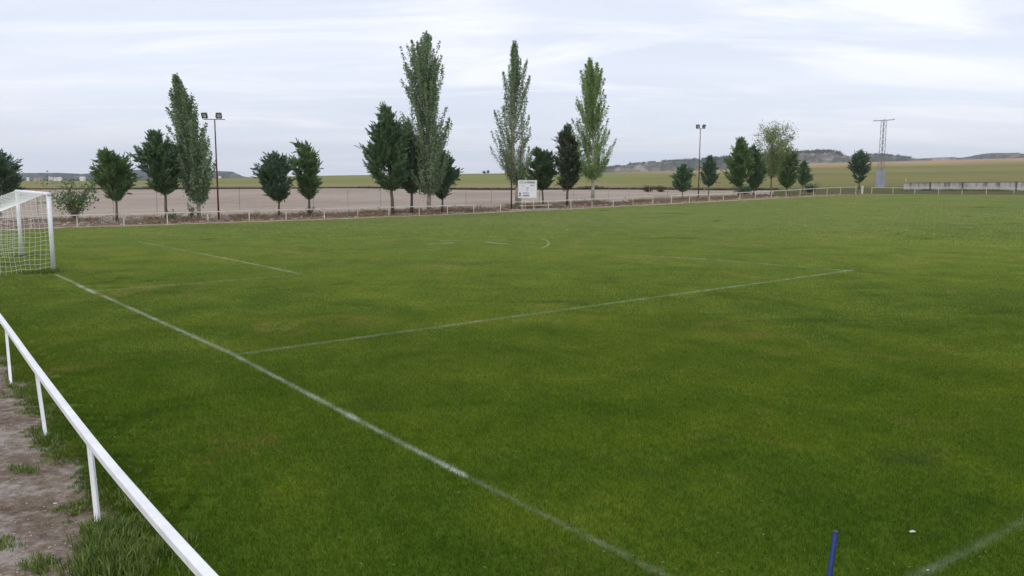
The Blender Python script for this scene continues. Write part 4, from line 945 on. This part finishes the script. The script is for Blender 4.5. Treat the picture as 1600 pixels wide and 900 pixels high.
# ------------------------------------------------------------------ concrete wall on the right
def f_wall(t, b):
    P = pos(t); a = noi(t, P, .5, 5, .65); st_ = noi(t, mapg(t, P, (1.6, 1.6, .22)), 1.0, 5, .7)
    z_ = N(t, 'ShaderNodeSeparateXYZ'); L(t, objc(t), z_.inputs[0])
    c = ramp(t, a, [(.3, (.42, .37, .35)), (.7, (.56, .51, .485))])
    k = mth(t, 'MULTIPLY', ramp(t, st_, [(.42, 0.0), (.62, 1.0)]), ramp(t, z_.outputs[2], [(.55, .25), (1.0, 1.0)])); c = mix(t, mth(t, 'MULTIPLY', k, .75), c, (.07, .06, .05))
    L(t, c, b.inputs['Base Color']); bump(t, b, a, .3, .05)
M_wall = mat('stained concrete', f_wall, rough=.9)
wp = [hit(x, y, fn=gz) for x, y in ((1412, 298), (1505, 298), (1600, 298.6), (1760, 299.5), (1960, 301))]
e = empty('concrete_wall', wp[0]); base = Vector(wp[0]); tag(e, 'stained pale concrete wall behind the far right rail', 'wall')
hts = [above(p, q) for p, q in zip(wp, (286.2, 285.6, 284.6, 283, 281))]
m = MB()
for (a, ha), (b, hb2) in zip(zip(wp, hts), zip(wp[1:], hts[1:])): m.bar([a-base+Vector((0, 0, ha)), b-base+Vector((0, 0, hb2))], .2, ha+.5)
m.build('wall_panel', M_wall, e)
M_cope = noisy('dark coping', [(.3, (.07, .065, .055)), (.7, (.16, .145, .125))], 3)
m = MB()
for (a, ha), (b, hb2) in zip(zip(wp, hts), zip(wp[1:], hts[1:])): m.bar([a-base+Vector((0, 0, ha+.07)), b-base+Vector((0, 0, hb2+.07))], .27, .068)
m.build('coping', M_cope, e)
for x, w_ in ((1452, 1), (1503, 1), (1587, 1), (1680, 1)):
    p = hit(x, 297.4, fn=gz); i = 0 if x < 1505 else 1 if x < 1600 else 2; s_ = 0; a, b = wp[i], wp[i+1]
    # foot of the pier on the wall line
    dn = b-a; tt = max(0, min(1, ((x-pj(a)[0])/(pj(b)[0]-pj(a)[0])))); p = a.lerp(b, tt); hh = hts[i]*(1-tt)+hts[i+1]*tt
    m = MB(); m.box(p-base+Vector((0, -.02, hh/2+.06)), (.28, .34, hh+.16)); m.build('pier', M_cope, e)
pts = []
for _ in range(140):
    s_ = rs.random()*3.0; i = int(s_); p = wp[i].lerp(wp[i+1], s_-i); pts.append((p.x, p.y-rs.uniform(.2, 1.5), rs.uniform(.5, 1.5)))
M_ol = leafmat('olive weeds', [(.08, .085, .03), (.13, .13, .05), (.2, .18, .08)], .5, .2)
tuftobj('verge_grass', 'rough olive grass between the far rail and the concrete wall', pts, 40, .35, 1.2, M_ol, .03, 9)
# leaning stick by the wall end
p = hit(1417, 296, fn=gz); m = MB(); m.tube([(0, 0, 0), (-.35, 0, above(p, 278))], .05, 5); m.tube([(-.02, .02, .3), (.4, .02, .9)], .03, 4)
tag(m.build('leaning_stake', M_cream, loc=p), 'pale leaning stake at the left end of the concrete wall', 'stake')

# ------------------------------------------------------------------ far village under the left hills
M_hw = noisy('whitewash', [(.3, (.62, .60, .57)), (.7, (.78, .77, .75))], .05); M_hr = noisy('roof tiles', [(.3, (.22, .13, .10)), (.7, (.32, .20, .16))], .2); M_tan = noisy('tan render', [(.3, (.36, .29, .24)), (.7, (.46, .38, .32))], .05); M_hd = mat('window dark', col=(.06, .065, .08), rough=.4)
def house(px, py, wpx, hpx, roof, label, m_, D=1450):
    X = (px-800)/F_*D*cp; z = H_+D*(hor(px)-py)/F_; s = D/F_; e = empty('village_house', (X, D, z)); tag(e, label, 'house', 'village houses below the left hills')
    w_, h_ = wpx*s, hpx*s; d_ = w_*.7; m = MB(); m.box((0, 0, h_/2-4), (w_, d_, h_+8)); m.build('wall', m_, e)
    m = MB(); r = roof*s; v = [(-w_*.54, -d_*.55, h_), (w_*.54, -d_*.55, h_), (w_*.54, d_*.55, h_), (-w_*.54, d_*.55, h_), (-w_*.5, 0, h_+r), (w_*.5, 0, h_+r)]
    m.v = v; m.f = [(0, 1, 5, 4), (2, 3, 4, 5), (0, 4, 3), (1, 2, 5), (0, 3, 2, 1)]; m.build('roof', M_hr if m_ is M_tan else M_hw, e)
    for k in ((-.3, 0, .3) if wpx > 4 else (-.2, .2)):
        m = MB(); m.box((k*w_, -d_/2-.02, h_*.55), (w_*.09, .12, h_*.28)); m.build('window', M_hd, e)
for a in ((43, 284.5, 3.5, 2, .8, 'small pale house at the left end of the far village', M_hw), (55, 284.5, 5, 2, 1, 'tan house nearest the left edge of the far village', M_tan), (62, 284.8, 4, 1.6, .8, 'low tan house right beside another tan one', M_tan),
          (78.5, 284.3, 5, 3.2, .8, 'tall white block in the middle of the far village', M_hw), (86, 283.5, 4.5, 1.3, .6, 'low white shed right of the tall white block', M_hw), (93, 283.2, 6, 1.6, .6, 'long low white building in the far village', M_hw),
          (128.5, 283.8, 7.5, 2.4, 1.2, 'bright white farm building left of the forked-top conifer', M_hw), (207, 283.5, 5, 1.8, .8, 'white building seen between two conifers', M_hw), (199, 284, 3, 1.5, .8, 'tiny tan house beside the conifer on the left of the gap', M_tan),
          (343, 279.6, 3.5, 1.2, .5, 'white speck of a house under the mesa slope right of the left floodlight', M_hw)): house(*a)
M_shed = noisy('white sheet roof', [(.3, (.62, .62, .64)), (.7, (.75, .75, .77))], .05)
D = 2200; px = 1468; e = empty('farm_shed', ((px-800)/F_*D*cp, D, H_+D*(hor(px)-247.2)/F_)); tag(e, 'long low white shed on the skyline at far right', 'shed'); s = D/F_
m = MB(); m.box((0, 0, .4*s-6), (24*s, 12, .8*s+12)); m.build('wall', M_hw, e); m = MB(); m.box((0, 0, .95*s), (25*s, 14, .25*s)); m.build('roof', M_shed, e)
